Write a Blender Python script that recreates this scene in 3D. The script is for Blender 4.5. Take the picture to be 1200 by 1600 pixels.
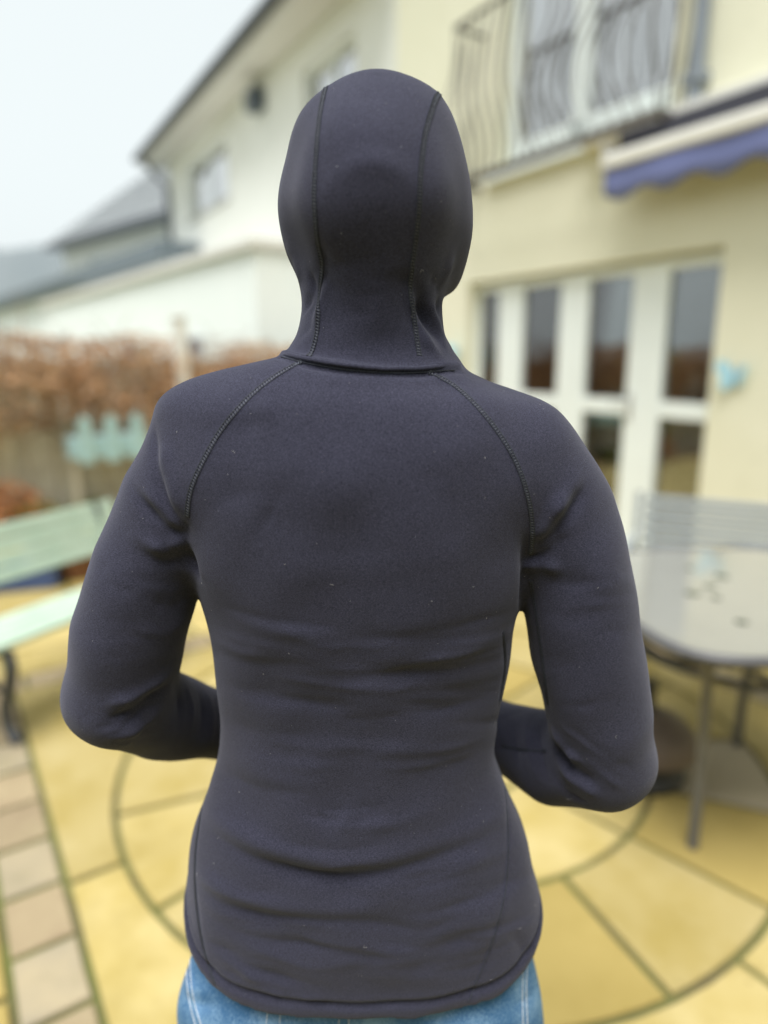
import bpy, bmesh, math, random
import numpy as np
from mathutils import Vector, Matrix
from mathutils.bvhtree import BVHTree

for o in list(bpy.data.objects): bpy.data.objects.remove(o, do_unlink=True)
SC = bpy.context.scene
COL = SC.collection
R = math.radians
random.seed(7); RNG = np.random.default_rng(7)

# ------------------------------------------------------------------ camera
CAM_H, FPX, PITCH = 1.44, 1050.0, R(12.875)
cd = bpy.data.cameras.new('camera'); cam = bpy.data.objects.new('camera', cd); COL.objects.link(cam)
cam.location = (0, 0, CAM_H); cam.rotation_euler = (R(90) - PITCH, 0, 0)
cd.sensor_fit = 'VERTICAL'; cd.sensor_height = 36.0; cd.lens = FPX / 1600 * 36.0
cd.clip_start = 0.05; cd.clip_end = 3000
cd.dof.use_dof = True; cd.dof.focus_distance = 0.605; cd.dof.aperture_fstop = 1.42
SC.camera = cam
# ------------------------------------------------------------------ sky, sun, exposure
SUN_EL, SUN_AZ = R(70), R(196)          # azimuth clockwise from +Y
w = bpy.data.worlds.new('World'); SC.world = w; w.use_nodes = True
nt = w.node_tree; nt.nodes.clear()
sky = nt.nodes.new('ShaderNodeTexSky'); sky.sky_type = 'NISHITA'; sky.sun_disc = False
sky.sun_elevation = SUN_EL; sky.sun_rotation = SUN_AZ
sky.air_density = 1.0; sky.dust_density = 6.0; sky.ozone_density = 1.0
hs = nt.nodes.new('ShaderNodeHueSaturation'); hs.inputs['Saturation'].default_value = 0.22
mx = nt.nodes.new('ShaderNodeMix'); mx.data_type = 'RGBA'; mx.inputs[0].default_value = 0.75
mx.inputs[7].default_value = (6.3, 6.85, 6.9, 1)      # an even overcast veil over the blue
bg = nt.nodes.new('ShaderNodeBackground'); bg.inputs['Strength'].default_value = 0.145
out = nt.nodes.new('ShaderNodeOutputWorld')
nt.links.new(sky.outputs[0], hs.inputs['Color']); nt.links.new(hs.outputs[0], mx.inputs[6])
nt.links.new(mx.outputs[2], bg.inputs['Color']); nt.links.new(bg.outputs[0], out.inputs['Surface'])
sl = bpy.data.lights.new('sun', 'SUN'); sl.energy = 4.6; sl.angle = R(35); sl.color = (1, .98, .95)
sun = bpy.data.objects.new('sun', sl); COL.objects.link(sun)
sd = Vector((math.sin(SUN_AZ) * math.cos(SUN_EL), math.cos(SUN_AZ) * math.cos(SUN_EL), math.sin(SUN_EL)))
sun.rotation_euler = sd.to_track_quat('Z', 'Y').to_euler(); sun.location = sd * 30
SC.view_settings.view_transform = 'Standard'; SC.view_settings.look = 'None'
SC.view_settings.exposure = 0.18; SC.view_settings.gamma = 1.0; SC.view_settings.use_curve_mapping = False
SC.render.engine = 'CYCLES'
SC.cycles.use_denoising = True
SC.cycles.max_bounces = 8; SC.cycles.transparent_max_bounces = 12
SC.cycles.caustics_reflective = False; SC.cycles.caustics_refractive = False

# ------------------------------------------------------------------ helpers
def ray(x, y):
    u = 800 - y
    return np.array([x - 600., FPX * math.cos(PITCH) + u * math.sin(PITCH), u * math.cos(PITCH) - FPX * math.sin(PITCH)])
def U(x, y, Y):                          # the point of the place at depth Y seen at (x, y) of the photograph
    r = ray(x, y); return r * (Y / r[1]) + np.array([0, 0, CAM_H])
def pxm(r, x, y, Y):                     # pixels to metres at that point
    p = U(x, y, Y); return r * (p[1] * math.cos(PITCH) - (p[2] - CAM_H) * math.sin(PITCH)) / FPX

def lin(c):                              # sRGB 0-255 to linear
    return tuple(((v / 255) / 12.92 if v <= 10 else (((v / 255) + .055) / 1.055) ** 2.4) for v in c)

def mat(name, col, rough=.7, var=.0, vscale=8., bump=0., bscale=60., metal=0., spec=.5, col2=None, sheen=0., detail=4., island=0., bdist=.004, coat=0.):
    m = bpy.data.materials.new(name); m.use_nodes = True
    t = m.node_tree; N = t.nodes; L = t.links; b = N['Principled BSDF']
    b.inputs['Roughness'].default_value = rough; b.inputs['Metallic'].default_value = metal
    b.inputs['Specular IOR Level'].default_value = spec
    b.inputs['Sheen Weight'].default_value = sheen; b.inputs['Coat Weight'].default_value = coat
    c = tuple(col) + (1,); b.inputs['Base Color'].default_value = c
    tc = N.new('ShaderNodeTexCoord')
    last = None
    if var or col2:
        n = N.new('ShaderNodeTexNoise'); n.inputs['Scale'].default_value = vscale; n.inputs['Detail'].default_value = detail
        n.inputs['Roughness'].default_value = .6
        L.new(tc.outputs['Object'], n.inputs['Vector'])
        rp = N.new('ShaderNodeValToRGB'); e = rp.color_ramp.elements
        e[0].position = .32; e[1].position = .68
        c2 = col2 or tuple(min(1, v * (1 + var)) for v in col)
        c1 = col if col2 else tuple(v * (1 - var) for v in col)
        e[0].color = tuple(c1) + (1,); e[1].color = tuple(c2) + (1,)
        L.new(n.outputs['Fac'], rp.inputs[0]); last = rp.outputs[0]
    if island:
        g = N.new('ShaderNodeNewGeometry'); oi = N.new('ShaderNodeObjectInfo')
        ad = N.new('ShaderNodeMath'); ad.operation = 'ADD'; L.new(g.outputs['Random Per Island'], ad.inputs[0]); L.new(oi.outputs['Random'], ad.inputs[1])
        fr = N.new('ShaderNodeMath'); fr.operation = 'FRACT'; L.new(ad.outputs[0], fr.inputs[0])
        mr = N.new('ShaderNodeMapRange'); mr.inputs[3].default_value = 1 - island; mr.inputs[4].default_value = 1 + island
        L.new(fr.outputs[0], mr.inputs[0])
        h = N.new('ShaderNodeHueSaturation'); L.new(mr.outputs[0], h.inputs['Value'])
        if last: L.new(last, h.inputs['Color'])
        else: h.inputs['Color'].default_value = c
        last = h.outputs[0]
    if last: L.new(last, b.inputs['Base Color'])
    if bump:
        n2 = N.new('ShaderNodeTexNoise'); n2.inputs['Scale'].default_value = bscale; n2.inputs['Detail'].default_value = 5
        L.new(tc.outputs['Object'], n2.inputs['Vector'])
        bp = N.new('ShaderNodeBump'); bp.inputs['Strength'].default_value = bump; bp.inputs['Distance'].default_value = bdist
        L.new(n2.outputs['Fac'], bp.inputs['Height']); L.new(bp.outputs[0], b.inputs['Normal'])
    return m

class MB:                                # collects boxes, tubes and prisms into ONE mesh
    def __init__(s): s.v = []; s.f = []
    def add(s, v, f):
        n = len(s.v); s.v += [tuple(p) for p in v]; s.f += [tuple(i + n for i in q) for q in f]; return s
    def box(s, x0, x1, y0, y1, z0, z1):
        return s.add([(x0,y0,z0),(x1,y0,z0),(x1,y1,z0),(x0,y1,z0),(x0,y0,z1),(x1,y0,z1),(x1,y1,z1),(x0,y1,z1)],
                     [(0,3,2,1),(4,5,6,7),(0,1,5,4),(1,2,6,5),(2,3,7,6),(3,0,4,7)])
    def quad(s, *p): return s.add(p, [tuple(range(len(p)))])
    def beam(s, a, b, wd, ht, up=(0,0,1)):
        a = Vector(a); b = Vector(b); d = (b - a).normalized(); upv = Vector(up)
        x = d.cross(upv).normalized() * wd / 2; z = x.cross(d).normalized() * ht / 2
        P = [a - x - z, a + x - z, a + x + z, a - x + z, b - x - z, b + x - z, b + x + z, b - x + z]
        return s.add(P, [(0,1,2,3),(7,6,5,4),(0,4,5,1),(1,5,6,2),(2,6,7,3),(3,7,4,0)])
    def tube(s, pts, r, n=10, cap=True, closed=False):
        P = [Vector(p) for p in pts]; m = len(P); rr = r if hasattr(r, '__len__') else [r] * m
        V = []; ref = None
        for i in range(m):
            if closed: d = (P[(i+1) % m] - P[i-1]).normalized()
            else: d = (P[min(i+1, m-1)] - P[max(i-1, 0)]).normalized()
            if ref is None: ref = Vector((0,0,1)) if abs(d.z) < .9 else Vector((1,0,0))
            x = d.cross(ref).normalized(); ref = x.cross(d).normalized()
            V += [P[i] + (x * math.cos(2*math.pi*k/n) + ref * math.sin(2*math.pi*k/n)) * rr[i] for k in range(n)]
        F = []
        for i in range(m if closed else m-1):
            j = (i+1) % m
            for k in range(n): F.append((i*n+k, i*n+(k+1)%n, j*n+(k+1)%n, j*n+k))
        if cap and not closed: F.append(tuple(range(n))[::-1]); F.append(tuple((m-1)*n+k for k in range(n)))
        return s.add(V, F)
    def lathe(s, prof, c=(0,0,0), n=28):
        V = []; F = []
        for (r, z) in prof:
            V += [(c[0]+r*math.cos(2*math.pi*k/n), c[1]+r*math.sin(2*math.pi*k/n), c[2]+z) for k in range(n)]
        for i in range(len(prof)-1):
            for k in range(n): F.append((i*n+k, i*n+(k+1)%n, (i+1)*n+(k+1)%n, (i+1)*n+k))
        F.append(tuple(range(n))[::-1]); F.append(tuple((len(prof)-1)*n+k for k in range(n)))
        return s.add(V, F)
    def prism(s, poly, z0, z1, top_inset=0.):
        n = len(poly); c = np.mean(np.array(poly), 0)
        V = [(x, y, z0) for x, y in poly] + [(x, y, z1) for x, y in poly]
        F = [tuple(range(n))[::-1], tuple(range(n, 2*n))] + [(i, (i+1) % n, n+(i+1) % n, n+i) for i in range(n)]
        return s.add(V, F)
    def mesh(s, name):
        me = bpy.data.meshes.new(name); me.from_pydata(s.v, [], s.f); me.update()
        return me
    def build(s, name, m, parent=None, smooth=False, bevel=0., kind=None):
        me = s.mesh(name); me.materials.append(m)
        bm = bmesh.new(); bm.from_mesh(me); bmesh.ops.recalc_face_normals(bm, faces=bm.faces); bm.to_mesh(me); bm.free()
        if smooth:
            for p in me.polygons: p.use_smooth = True
            if smooth == 'auto': me.set_sharp_from_angle(angle=R(40))
        o = bpy.data.objects.new(name, me); COL.objects.link(o); o.parent = parent
        if bevel:
            b = o.modifiers.new('bevel', 'BEVEL'); b.width = bevel; b.segments = 2; b.limit_method = 'ANGLE'; b.angle_limit = R(40)
        if kind: o['kind'] = kind
        return o
def empty(name, loc=(0,0,0), rz=0., label=None, cat=None, group=None, kind=None):
    o = bpy.data.objects.new(name, None); COL.objects.link(o); o.location = loc; o.rotation_euler = (0,0,rz); o.empty_display_size = .1
    return tag(o, label, cat, group, kind)
def tag(o, label=None, cat=None, group=None, kind=None):
    for k, v in (('label', label), ('category', cat), ('group', group), ('kind', kind)):
        if v: o[k] = v
    return o

# ------------------------------------------------------------------ materials
M = {}
M['grout']   = mat('mossy_joint', (.10,.085,.040), .95, vscale=4, col2=(.115,.13,.028), bump=.6, bscale=120)
M['stone']   = mat('yellow_slab', (.325,.25,.074), .85, var=.0, vscale=4.5, col2=(.40,.325,.145), bump=.35, bscale=90, island=.12, detail=7)
M['stone2']  = mat('ochre_slab', (.28,.21,.058), .85, vscale=3.0, col2=(.335,.255,.08), bump=.35, bscale=90, island=.08, detail=7)
M['pale']    = mat('pale_slab', (.34,.29,.205), .85, vscale=4, col2=(.38,.325,.225), bump=.3, bscale=90)
M['sett']    = mat('sett', (.25,.19,.115), .85, vscale=6, col2=(.31,.25,.15), bump=.4, bscale=80, island=.10, detail=6)
M['sett2']   = mat('grey_sett', (.25,.215,.15), .85, vscale=6, col2=(.32,.265,.17), bump=.4, bscale=80, island=.08, detail=6)
M['soil']    = mat('soil', (.16,.10,.055), .95, vscale=9, col2=(.24,.16,.08), bump=.8, bscale=40, bdist=.02)
M['ground']  = mat('ground', (.16,.17,.09), .95, vscale=.8, col2=(.22,.2,.12), bump=.4, bscale=12)
M['cream']   = mat('cream_render', (.72,.712,.555), .9, vscale=1.3, col2=(.77,.755,.605), bump=.25, bscale=160, bdist=.003, detail=7)
M['whiter']  = mat('white_render', (.74,.755,.715), .9, vscale=1.2, col2=(.80,.815,.775), bump=.25, bscale=120, bdist=.003, detail=6)
M['whitew']  = mat('white_side_render', (.80,.85,.83), .9, vscale=.9, col2=(.86,.90,.88), bump=.2, bscale=120, bdist=.003, detail=6)
M['upvc']    = mat('white_plastic', (.80,.86,.86), .35, var=.02, vscale=5)
M['sill']    = mat('grey_sill', (.42,.42,.40), .8, var=.1)
M['soffit']  = mat('soffit', (.66,.65,.61), .7, var=.03)
M['gutter']  = mat('gutter', (.075,.085,.105), .45, var=.1)
M['fascia']  = mat('slate_fascia', (.12,.15,.17), .6, var=.12)
M['rooftile']= mat('slate_roof', (.21,.23,.25), .75, vscale=3, col2=(.29,.31,.32), bump=.6, bscale=14, bdist=.03)
M['iron']    = mat('balcony_iron', (.10,.09,.08), .55, var=.2, vscale=20)
M['pipe']    = mat('grey_pipe', (.22,.25,.29), .45, var=.08)
M['lampdark']= mat('dark_plastic', (.06,.08,.10), .4)
M['curtain'] = mat('curtain', (.78,.81,.84), .9, var=.12, vscale=6)
M['roomwall']= mat('room_wall', (.22,.16,.13), .9, var=.2, vscale=2)
M['roomfloor']=mat('room_floor', (.20,.10,.06), .6, var=.2, vscale=3)
M['sofa']    = mat('brown_sofa', (.17,.085,.055), .8, var=.2, vscale=7)
M['awnblue'] = mat('awning_cloth', (.17,.20,.42), .85, var=.08, vscale=30, bump=.2, bscale=400)
M['awnbar']  = mat('awning_bar', (.72,.71,.66), .45, var=.03)
M['awndark'] = mat('awning_shade', (.035,.035,.05), .6)
M['board']   = mat('weathered_board', (.46,.42,.33), .9, vscale=7, col2=(.56,.52,.42), bump=.5, bscale=30, island=.12, bdist=.006)
M['mossy']   = mat('mossy_post', (.35,.33,.10), .95, vscale=9, col2=(.42,.38,.16), bump=.5, bscale=40)
M['dryleaf'] = mat('dry_leaf', (.40,.215,.11), .9, vscale=2.3, col2=(.49,.33,.19), island=.35)
M['twig']    = mat('twig', (.20,.11,.065), .9, var=.2, vscale=12)
M['rustleaf']= mat('rust_leaf', (.42,.17,.06), .9, var=.2, island=.3)
M['greenleaf']=mat('green_leaf', (.16,.19,.035), .8, var=.2, island=.3)
M['whitepost']=mat('white_post', (.72,.72,.68), .7, var=.05)
M['turq']    = mat('turquoise_paint', (.33,.52,.55), .6, vscale=14, col2=(.42,.60,.62), bump=.2, bscale=60)
M['mint']    = mat('mint_painted_wood', (.36,.47,.38), .6, vscale=11, col2=(.43,.53,.44), bump=.3, bscale=70, island=.04)
M['castiron']= mat('cast_iron', (.045,.05,.06), .5, var=.2, vscale=25)
M['navy']    = mat('navy_glaze', (.05,.085,.21), .35, var=.15)
M['blackpot']= mat('black_pot', (.02,.02,.022), .45, var=.1)
M['brownpot']= mat('brown_pot', (.17,.075,.035), .75, var=.2, vscale=12)
M['tableglass']=mat('pale_table_glass', (.25,.25,.225), .06, spec=.8, var=.03, coat=.6)
M['tablerim']= mat('table_metal', (.085,.085,.09), .45, var=.15, vscale=20)
M['tableleg']= mat('table_leg', (.12,.12,.12), .4, var=.15, vscale=20)
M['debris']  = mat('dark_debris', (.09,.10,.07), .9, var=.2)
M['base']    = mat('parasol_base', (.10,.075,.06), .6, vscale=8, col2=(.16,.12,.09))
M['basedk']  = mat('parasol_base_dark', (.03,.03,.03), .6, var=.1)
M['slatgrey']= mat('grey_slat', (.29,.32,.335), .5, var=.06, vscale=9)
M['paleblue']= mat('pale_blue', (.36,.62,.74), .5, var=.06, vscale=12)
M['conifer'] = mat('conifer_green', (.045,.075,.030), .9, vscale=3, col2=(.08,.11,.045), island=.35)
M['hill']    = mat('hill', (.13,.155,.165), 1, vscale=.03, col2=(.17,.19,.195))
def glass_mat(name, tint, refl=.06):
    m = bpy.data.materials.new(name); m.use_nodes = True; t = m.node_tree; N = t.nodes; N.clear()
    o = N.new('ShaderNodeOutputMaterial'); a = N.new('ShaderNodeBsdfTransparent'); a.inputs[0].default_value = tint + (1,)
    g = N.new('ShaderNodeBsdfGlossy'); g.inputs['Roughness'].default_value = .02
    f = N.new('ShaderNodeFresnel'); f.inputs[0].default_value = 1.5
    ma = N.new('ShaderNodeMath'); ma.operation = 'MULTIPLY_ADD'; ma.inputs[1].default_value = 1.6; ma.inputs[2].default_value = refl
    x = N.new('ShaderNodeMixShader')
    t.links.new(f.outputs[0], ma.inputs[0]); t.links.new(ma.outputs[0], x.inputs[0])
    t.links.new(a.outputs[0], x.inputs[1]); t.links.new(g.outputs[0], x.inputs[2]); t.links.new(x.outputs[0], o.inputs[0])
    return m
M['glass'] = glass_mat('window_glass', (.75,.8,.8), .16)
M['glassup'] = glass_mat('upper_window_glass', (.85,.9,.93), .6)

def stained(m, sc, dark, lo=.52, hi=.72):        # weathering blotches and dark specks over a stone's own colour
    t = m.node_tree; N = t.nodes; L = t.links; b = N['Principled BSDF']; src = b.inputs['Base Color'].links[0].from_socket
    g = N.new('ShaderNodeNewGeometry')
    for scale, l, h, col in ((sc, lo, hi, dark), (sc*14, .66, .74, tuple(v*.6 for v in dark))):
        n = N.new('ShaderNodeTexNoise'); n.inputs['Scale'].default_value = scale; n.inputs['Detail'].default_value = 8; n.inputs['Roughness'].default_value = .65
        L.new(g.outputs['Position'], n.inputs['Vector'])
        mr = N.new('ShaderNodeMapRange'); mr.inputs[1].default_value = l; mr.inputs[2].default_value = h; mr.inputs[3].default_value = 0; mr.inputs[4].default_value = .7
        L.new(n.outputs['Fac'], mr.inputs[0])
        x = N.new('ShaderNodeMix'); x.data_type = 'RGBA'; x.inputs[7].default_value = tuple(col) + (1,)
        L.new(mr.outputs[0], x.inputs[0]); L.new(src, x.inputs[6]); src = x.outputs[2]
    L.new(src, b.inputs['Base Color'])
for k in ('stone','stone2'): stained(M[k], 2.1, (.24,.18,.038))
stained(M['pale'], 2.5, (.30,.25,.15)); stained(M['sett'], 3., (.19,.15,.08)); stained(M['sett2'], 3., (.19,.165,.09))
stained(M['cream'], .7, (.66,.645,.475), .56, .8); stained(M['whiter'], .6, (.62,.63,.58), .56, .8)
# ================================================================== THE SETTING
g = MB(); g.quad((-900,-300,-.06),(900,-300,-.06),(900,1500,-.06),(-900,1500,-.06))
tag(g.build('ground', M['ground']), kind='structure')

# ---- patio: a paved circle squared off by corner stones, a border of setts, slabs beyond
CC = np.array([.2175, 2.351]); E1 = np.array([.555,-.832]); E2 = np.array([.832,.555])
HP = np.array([2.1, 4.5]); HX = np.array([.517,-.856]); HY = np.array([.856,.517])       # the houses' wall line
F0 = np.array([-3.3, 5.8]); FU = np.array([.766,.643]); FN = np.array([.643,-.766])       # the fence line, FN towards the camera
patio = empty('patio', (CC[0], CC[1], 0), math.atan2(E1[1], E1[0]), kind='structure')
bed = MB(); bed.prism([(-6,-5),(5,-5),(5,1.1),(5,4.2),(-6.2,4.2)], -.05, -.014); bed.build('joint_bed', M['grout'], patio)
def toworld(p): return CC + E1 * p[0] + E2 * p[1]
JT = .010
def slab(poly, m, name='paving_slab', th=.04, dz=None):
    # bevelled stone: outline shrunk by the joint, small chamfer, slightly uneven height
    poly = np.array(poly); n = len(poly)
    dz = random.uniform(-.0025, .0015) if dz is None else dz
    nx = np.roll(poly, -1, 0); pv = np.roll(poly, 1, 0)
    def off(d):
        t1 = poly - pv; t2 = nx - poly
        t1 /= np.linalg.norm(t1, axis=1)[:,None] + 1e-9; t2 /= np.linalg.norm(t2, axis=1)[:,None] + 1e-9
        n1 = np.c_[-t1[:,1], t1[:,0]]; n2 = np.c_[-t2[:,1], t2[:,0]]
        b = n1 + n2; b /= np.maximum(.7, (n1*n2).sum(1) + 1)[:,None]
        return poly + b * d
    a = off(JT); b = off(JT + .005)
    V = [(x,y,-th) for x,y in a] + [(x,y,dz-.004) for x,y in a] + [(x,y,dz) for x,y in b]
    F = [tuple(range(2*n, 3*n))] + [(i,(i+1)%n,n+(i+1)%n,n+i) for i in range(n)] + [(n+i,n+(i+1)%n,2*n+(i+1)%n,2*n+i) for i in range(n)]
    return MB().add(V, F).build(name, m, patio)
def ringstone(r0, r1, a0, a1, m):
    k = 7; A = np.linspace(a0, a1, k)
    P = [(r1*math.cos(a), r1*math.sin(a)) for a in A]
    P += [(r0*math.cos(a), r0*math.sin(a)) for a in A[::-1]] if r0 > 0 else [(0,0)]
    slab(P, m)
SA = R(22.5); phi = math.atan2(E1[1], E1[0])
def rnd(): return M['stone2'] if random.random() < .25 else M['stone']
for i in range(16):
    a = i*SA - phi
    mid = math.degrees(i*SA + SA/2) % 360
    m = M['pale'] if 337 < mid < 360 else rnd()
    ringstone(.765, 1.176, a, a + SA, m)
for i in range(8): ringstone(.37, .765, i*SA*2 - phi, (i+1)*SA*2 - phi, rnd())
for i in range(4): ringstone(0, .37, i*SA*4 - phi + .3, (i+1)*SA*4 - phi + .3, rnd())
SQ = 1.335
for q in range(4):                                   # two corner stones to each corner of the square
    for h in range(2):
        a0 = q*math.pi/2 + h*math.pi/4; a1 = a0 + math.pi/4
        def sq(a): s = SQ / max(abs(math.cos(a)), abs(math.sin(a))); return (s*math.cos(a), s*math.sin(a))
        A = np.linspace(a0, a1, 9)
        P = [sq(a0), sq(a1)] + [(1.176*math.cos(a), 1.176*math.sin(a)) for a in A[::-1]]
        slab(P, rnd())
SW = 1.50; nb = 13
for side in range(4):                                # border of setts
    ca, sa = round(math.cos(side*math.pi/2)), round(math.sin(side*math.pi/2))
    L0, L1 = -SQ, SW; step = (L1 - L0) / nb
    for k in range(nb):
        x0 = L0 + k*step; x1 = x0 + step
        P = [(x0,-SW),(x1,-SW),(x1,-SQ),(x0,-SQ)]
        P = [(x*ca - y*sa, x*sa + y*ca) for x, y in P]
        slab(P, M['sett2'] if random.random() < .3 else M['sett'], 'sett')
def inside(p):                                       # on our side of the house wall and of the fence
    wpt = toworld(p)
    return (wpt - HP) @ HY < -.12 and (wpt - F0) @ FN > .5 and wpt[1] > -.6
GX, GY = .6, .45
def course(x0, x1, y0, y1):
    y = y0; row = 0
    while y < y1 - .05:
        yy = min(y + GY, y1); x = x0 + (0 if row % 2 == 0 else -GX/2); row += 1
        while x < x1 - .02:
            xa, xb = max(x, x0), min(x + GX, x1)
            if xb - xa > .05 and inside(((xa+xb)/2, (y+yy)/2)): slab([(xa,y),(xb,y),(xb,yy),(xa,yy)], rnd())
            x += GX
        y = yy
course(-5.7, -SW, -4.5, 3.9); course(SW, 4.5, -4.5, 3.9); course(-SW, SW, SW, 3.9); course(-SW, SW, -4.5, -SW)

# ---- planting bed along the fence
sb = empty('flower_bed', (F0[0], F0[1], 0), math.atan2(FU[1], FU[0]), kind='structure')
bm_ = MB(); nx_ = 60
for i in range(nx_+1):
    x = -3.6 + 7.6*i/nx_
    for j in range(6): bm_.v.append((x, -.5 + .1*j, -.012 + (.03 + .03*random.random())*math.sin(math.pi*j/5)))
for i in range(nx_):
    for j in range(5): bm_.f.append((i*6+j, (i+1)*6+j, (i+1)*6+j+1, i*6+j+1))
bm_.build('soil', M['soil'], sb, smooth=True)

# ---- far hill
hl = MB(); n = 40; V = []
for i in range(n+1):
    a = i/n; x = -420 + 520*a; top = 56*math.exp(-((x+230)/130)**2) + 18*math.exp(-((x+60)/120)**2) + 3*math.sin(i*1.3)
    for j, (yy, zz) in enumerate(((250,0),(290,.55),(320,.9),(345,1.0),(400,.7),(480,0))):
        V.append((x, yy + 14*math.sin(i*.7+j), max(0,top)*zz - .2))
Fh = [(i*6+j,(i+1)*6+j,(i+1)*6+j+1,i*6+j+1) for i in range(n) for j in range(5)]
hl.add(V, Fh); tag(hl.build('hill', M['hill'], smooth=True), kind='structure')

# ================================================================== HOUSES (local x along the wall to the right, y into the house)
HRZ = math.atan2(HX[1], HX[0])
def hlocal(px, py, ly):                  # local (x, z) on the plane y = ly seen at a pixel of the photograph
    r = ray(px, py); s = (HP @ HY + ly) / (r[:2] @ HY)
    p = r[:2] * s; return (p - HP) @ HX, r[2] * s + CAM_H
def wall(parent, x0, x1, z0, z1, holes, m, y=0., th=.25, name='wall'):
    xs = sorted({x0, x1} | {h[0] for h in holes} | {h[1] for h in holes}); zs = sorted({z0, z1} | {h[2] for h in holes} | {h[3] for h in holes})
    b = MB()
    for i in range(len(xs)-1):
        for j in range(len(zs)-1):
            cx, cz = (xs[i]+xs[i+1])/2, (zs[j]+zs[j+1])/2
            if any(h[0] < cx < h[1] and h[2] < cz < h[3] for h in holes): continue
            for yy in (y, y+th): b.quad((xs[i],yy,zs[j]),(xs[i+1],yy,zs[j]),(xs[i+1],yy,zs[j+1]),(xs[i],yy,zs[j+1]))
    for h in holes + [(x0, x1, z0, z1)]:
        a, c, d, e = h
        for p, q in (((a,d),(c,d)),((c,d),(c,e)),((c,e),(a,e)),((a,e),(a,d))):
            b.quad((p[0],y,p[1]),(q[0],y,q[1]),(q[0],y+th,q[1]),(p[0],y+th,p[1]))
    me = b.build(name, m, parent)
    bm = bmesh.new(); bm.from_mesh(me.data); bmesh.ops.remove_doubles(bm, verts=bm.verts, dist=.0005); bmesh.ops.recalc_face_normals(bm, faces=bm.faces); bm.to_mesh(me.data); bm.free()
    return me
def window(parent, x0, x1, z0, z1, y, mull=(), trans=(), fw=.06, glass='glass', name='window', back=None, sill=True):
    wn = MB()
    wn.box(x0,x1,y,y+.07,z0,z0+fw); wn.box(x0,x1,y,y+.07,z1-fw,z1)
    wn.box(x0,x0+fw,y,y+.07,z0+fw,z1-fw); wn.box(x1-fw,x1,y,y+.07,z0+fw,z1-fw)
    for mm, hw in mull: wn.box(mm-hw,mm+hw,y-.004,y+.066,z0+fw,z1-fw)
    o = wn.build(name, M['upvc'], parent, bevel=.006)
    xs = [x0+fw] + sum([[mm-hw, mm+hw] for mm, hw in mull], []) + [x1-fw]
    for i in range(0, len(xs), 2):
        a, b = xs[i], xs[i+1]; zs = [z0+fw]
        for t, hw in trans:
            MB().box(a, b, y-.002, y+.064, t-hw, t+hw).build('rail', M['upvc'], o, bevel=.005); zs += [t-hw, t+hw]
        zs.append(z1-fw)
        for j in range(0, len(zs), 2): MB().box(a, b, y+.028, y+.034, zs[j], zs[j+1]).build('pane', M[glass], o)
    if sill: MB().box(x0-.06, x1+.06, y-.14, y, z0-.06, z0-.002).build('sill', M['sill'], o, bevel=.008)
    return o

# ---- cream house with the patio doors
hA = empty('house', (HP[0], HP[1], 0), HRZ, 'cream rendered house with white patio doors and an upstairs balcony window', 'house')
XB = -3.81
DX0, DX1, DZ = -2.52, .05, 2.13
WX0, WX1, WZ0, WZ1 = -2.16, -.44, 3.02, 5.15
wall(hA, XB, 9.0, -.05, 6.6, [(DX0, DX1, 0.0, DZ), (WX0, WX1, WZ0, WZ1)], M['cream'])
def lx(px, py=480, ly=.1): return hlocal(px, py, ly)[0]
xs = [lx(v) for v in (786, 820, 876, 920, 988, 1044)]
mull = [((xs[0]+lx(818))/2, .07), ((xs[2]+xs[3])/2, (xs[3]-xs[2])/2), ((xs[4]+xs[5])/2, (xs[5]-xs[4])/2)]
mull[0] = ((lx(780)+lx(818))/2, (lx(818)-lx(780))/2)
dr = window(hA, DX0, DX1, .0, DZ-.02, .10, mull, [(1.08, .06)], .07, 'glass', 'patio_doors', sill=False)
hd = MB(); hx = xs[4] + .05
hd.box(hx-.018, hx+.018, .085, .098, .98, 1.18); hd.tube([(hx,.09,1.1),(hx,.04,1.1),(hx-.02,.035,1.1),(hx-.13,.035,1.1)], .010)
hd.build('handle', M['sill'], dr, smooth='auto')
st = MB(); st.box(DX0-.03, DX1+.03, -.03, .12, -.03, -.004); st.build('threshold', M['sill'], hA)
# the rooms behind the glass
rm = MB(); rm.quad((-3.6,3.6,0),(2.5,3.6,0),(2.5,3.6,2.5),(-3.6,3.6,2.5)); rm.quad((-3.6,.26,0),(-3.6,3.6,0),(-3.6,3.6,2.5),(-3.6,.26,2.5)); rm.quad((2.5,.26,0),(2.5,3.6,0),(2.5,3.6,2.5),(2.5,.26,2.5)); rm.quad((-3.6,.26,2.5),(2.5,.26,2.5),(2.5,3.6,2.5),(-3.6,3.6,2.5))
rm.build('room_wall', M['roomwall'], hA)
rf = MB(); rf.quad((-3.6,.26,.0),(2.5,.26,.0),(2.5,3.6,.0),(-3.6,3.6,.0)); rf.build('room_floor', M['roomfloor'], hA)
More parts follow.
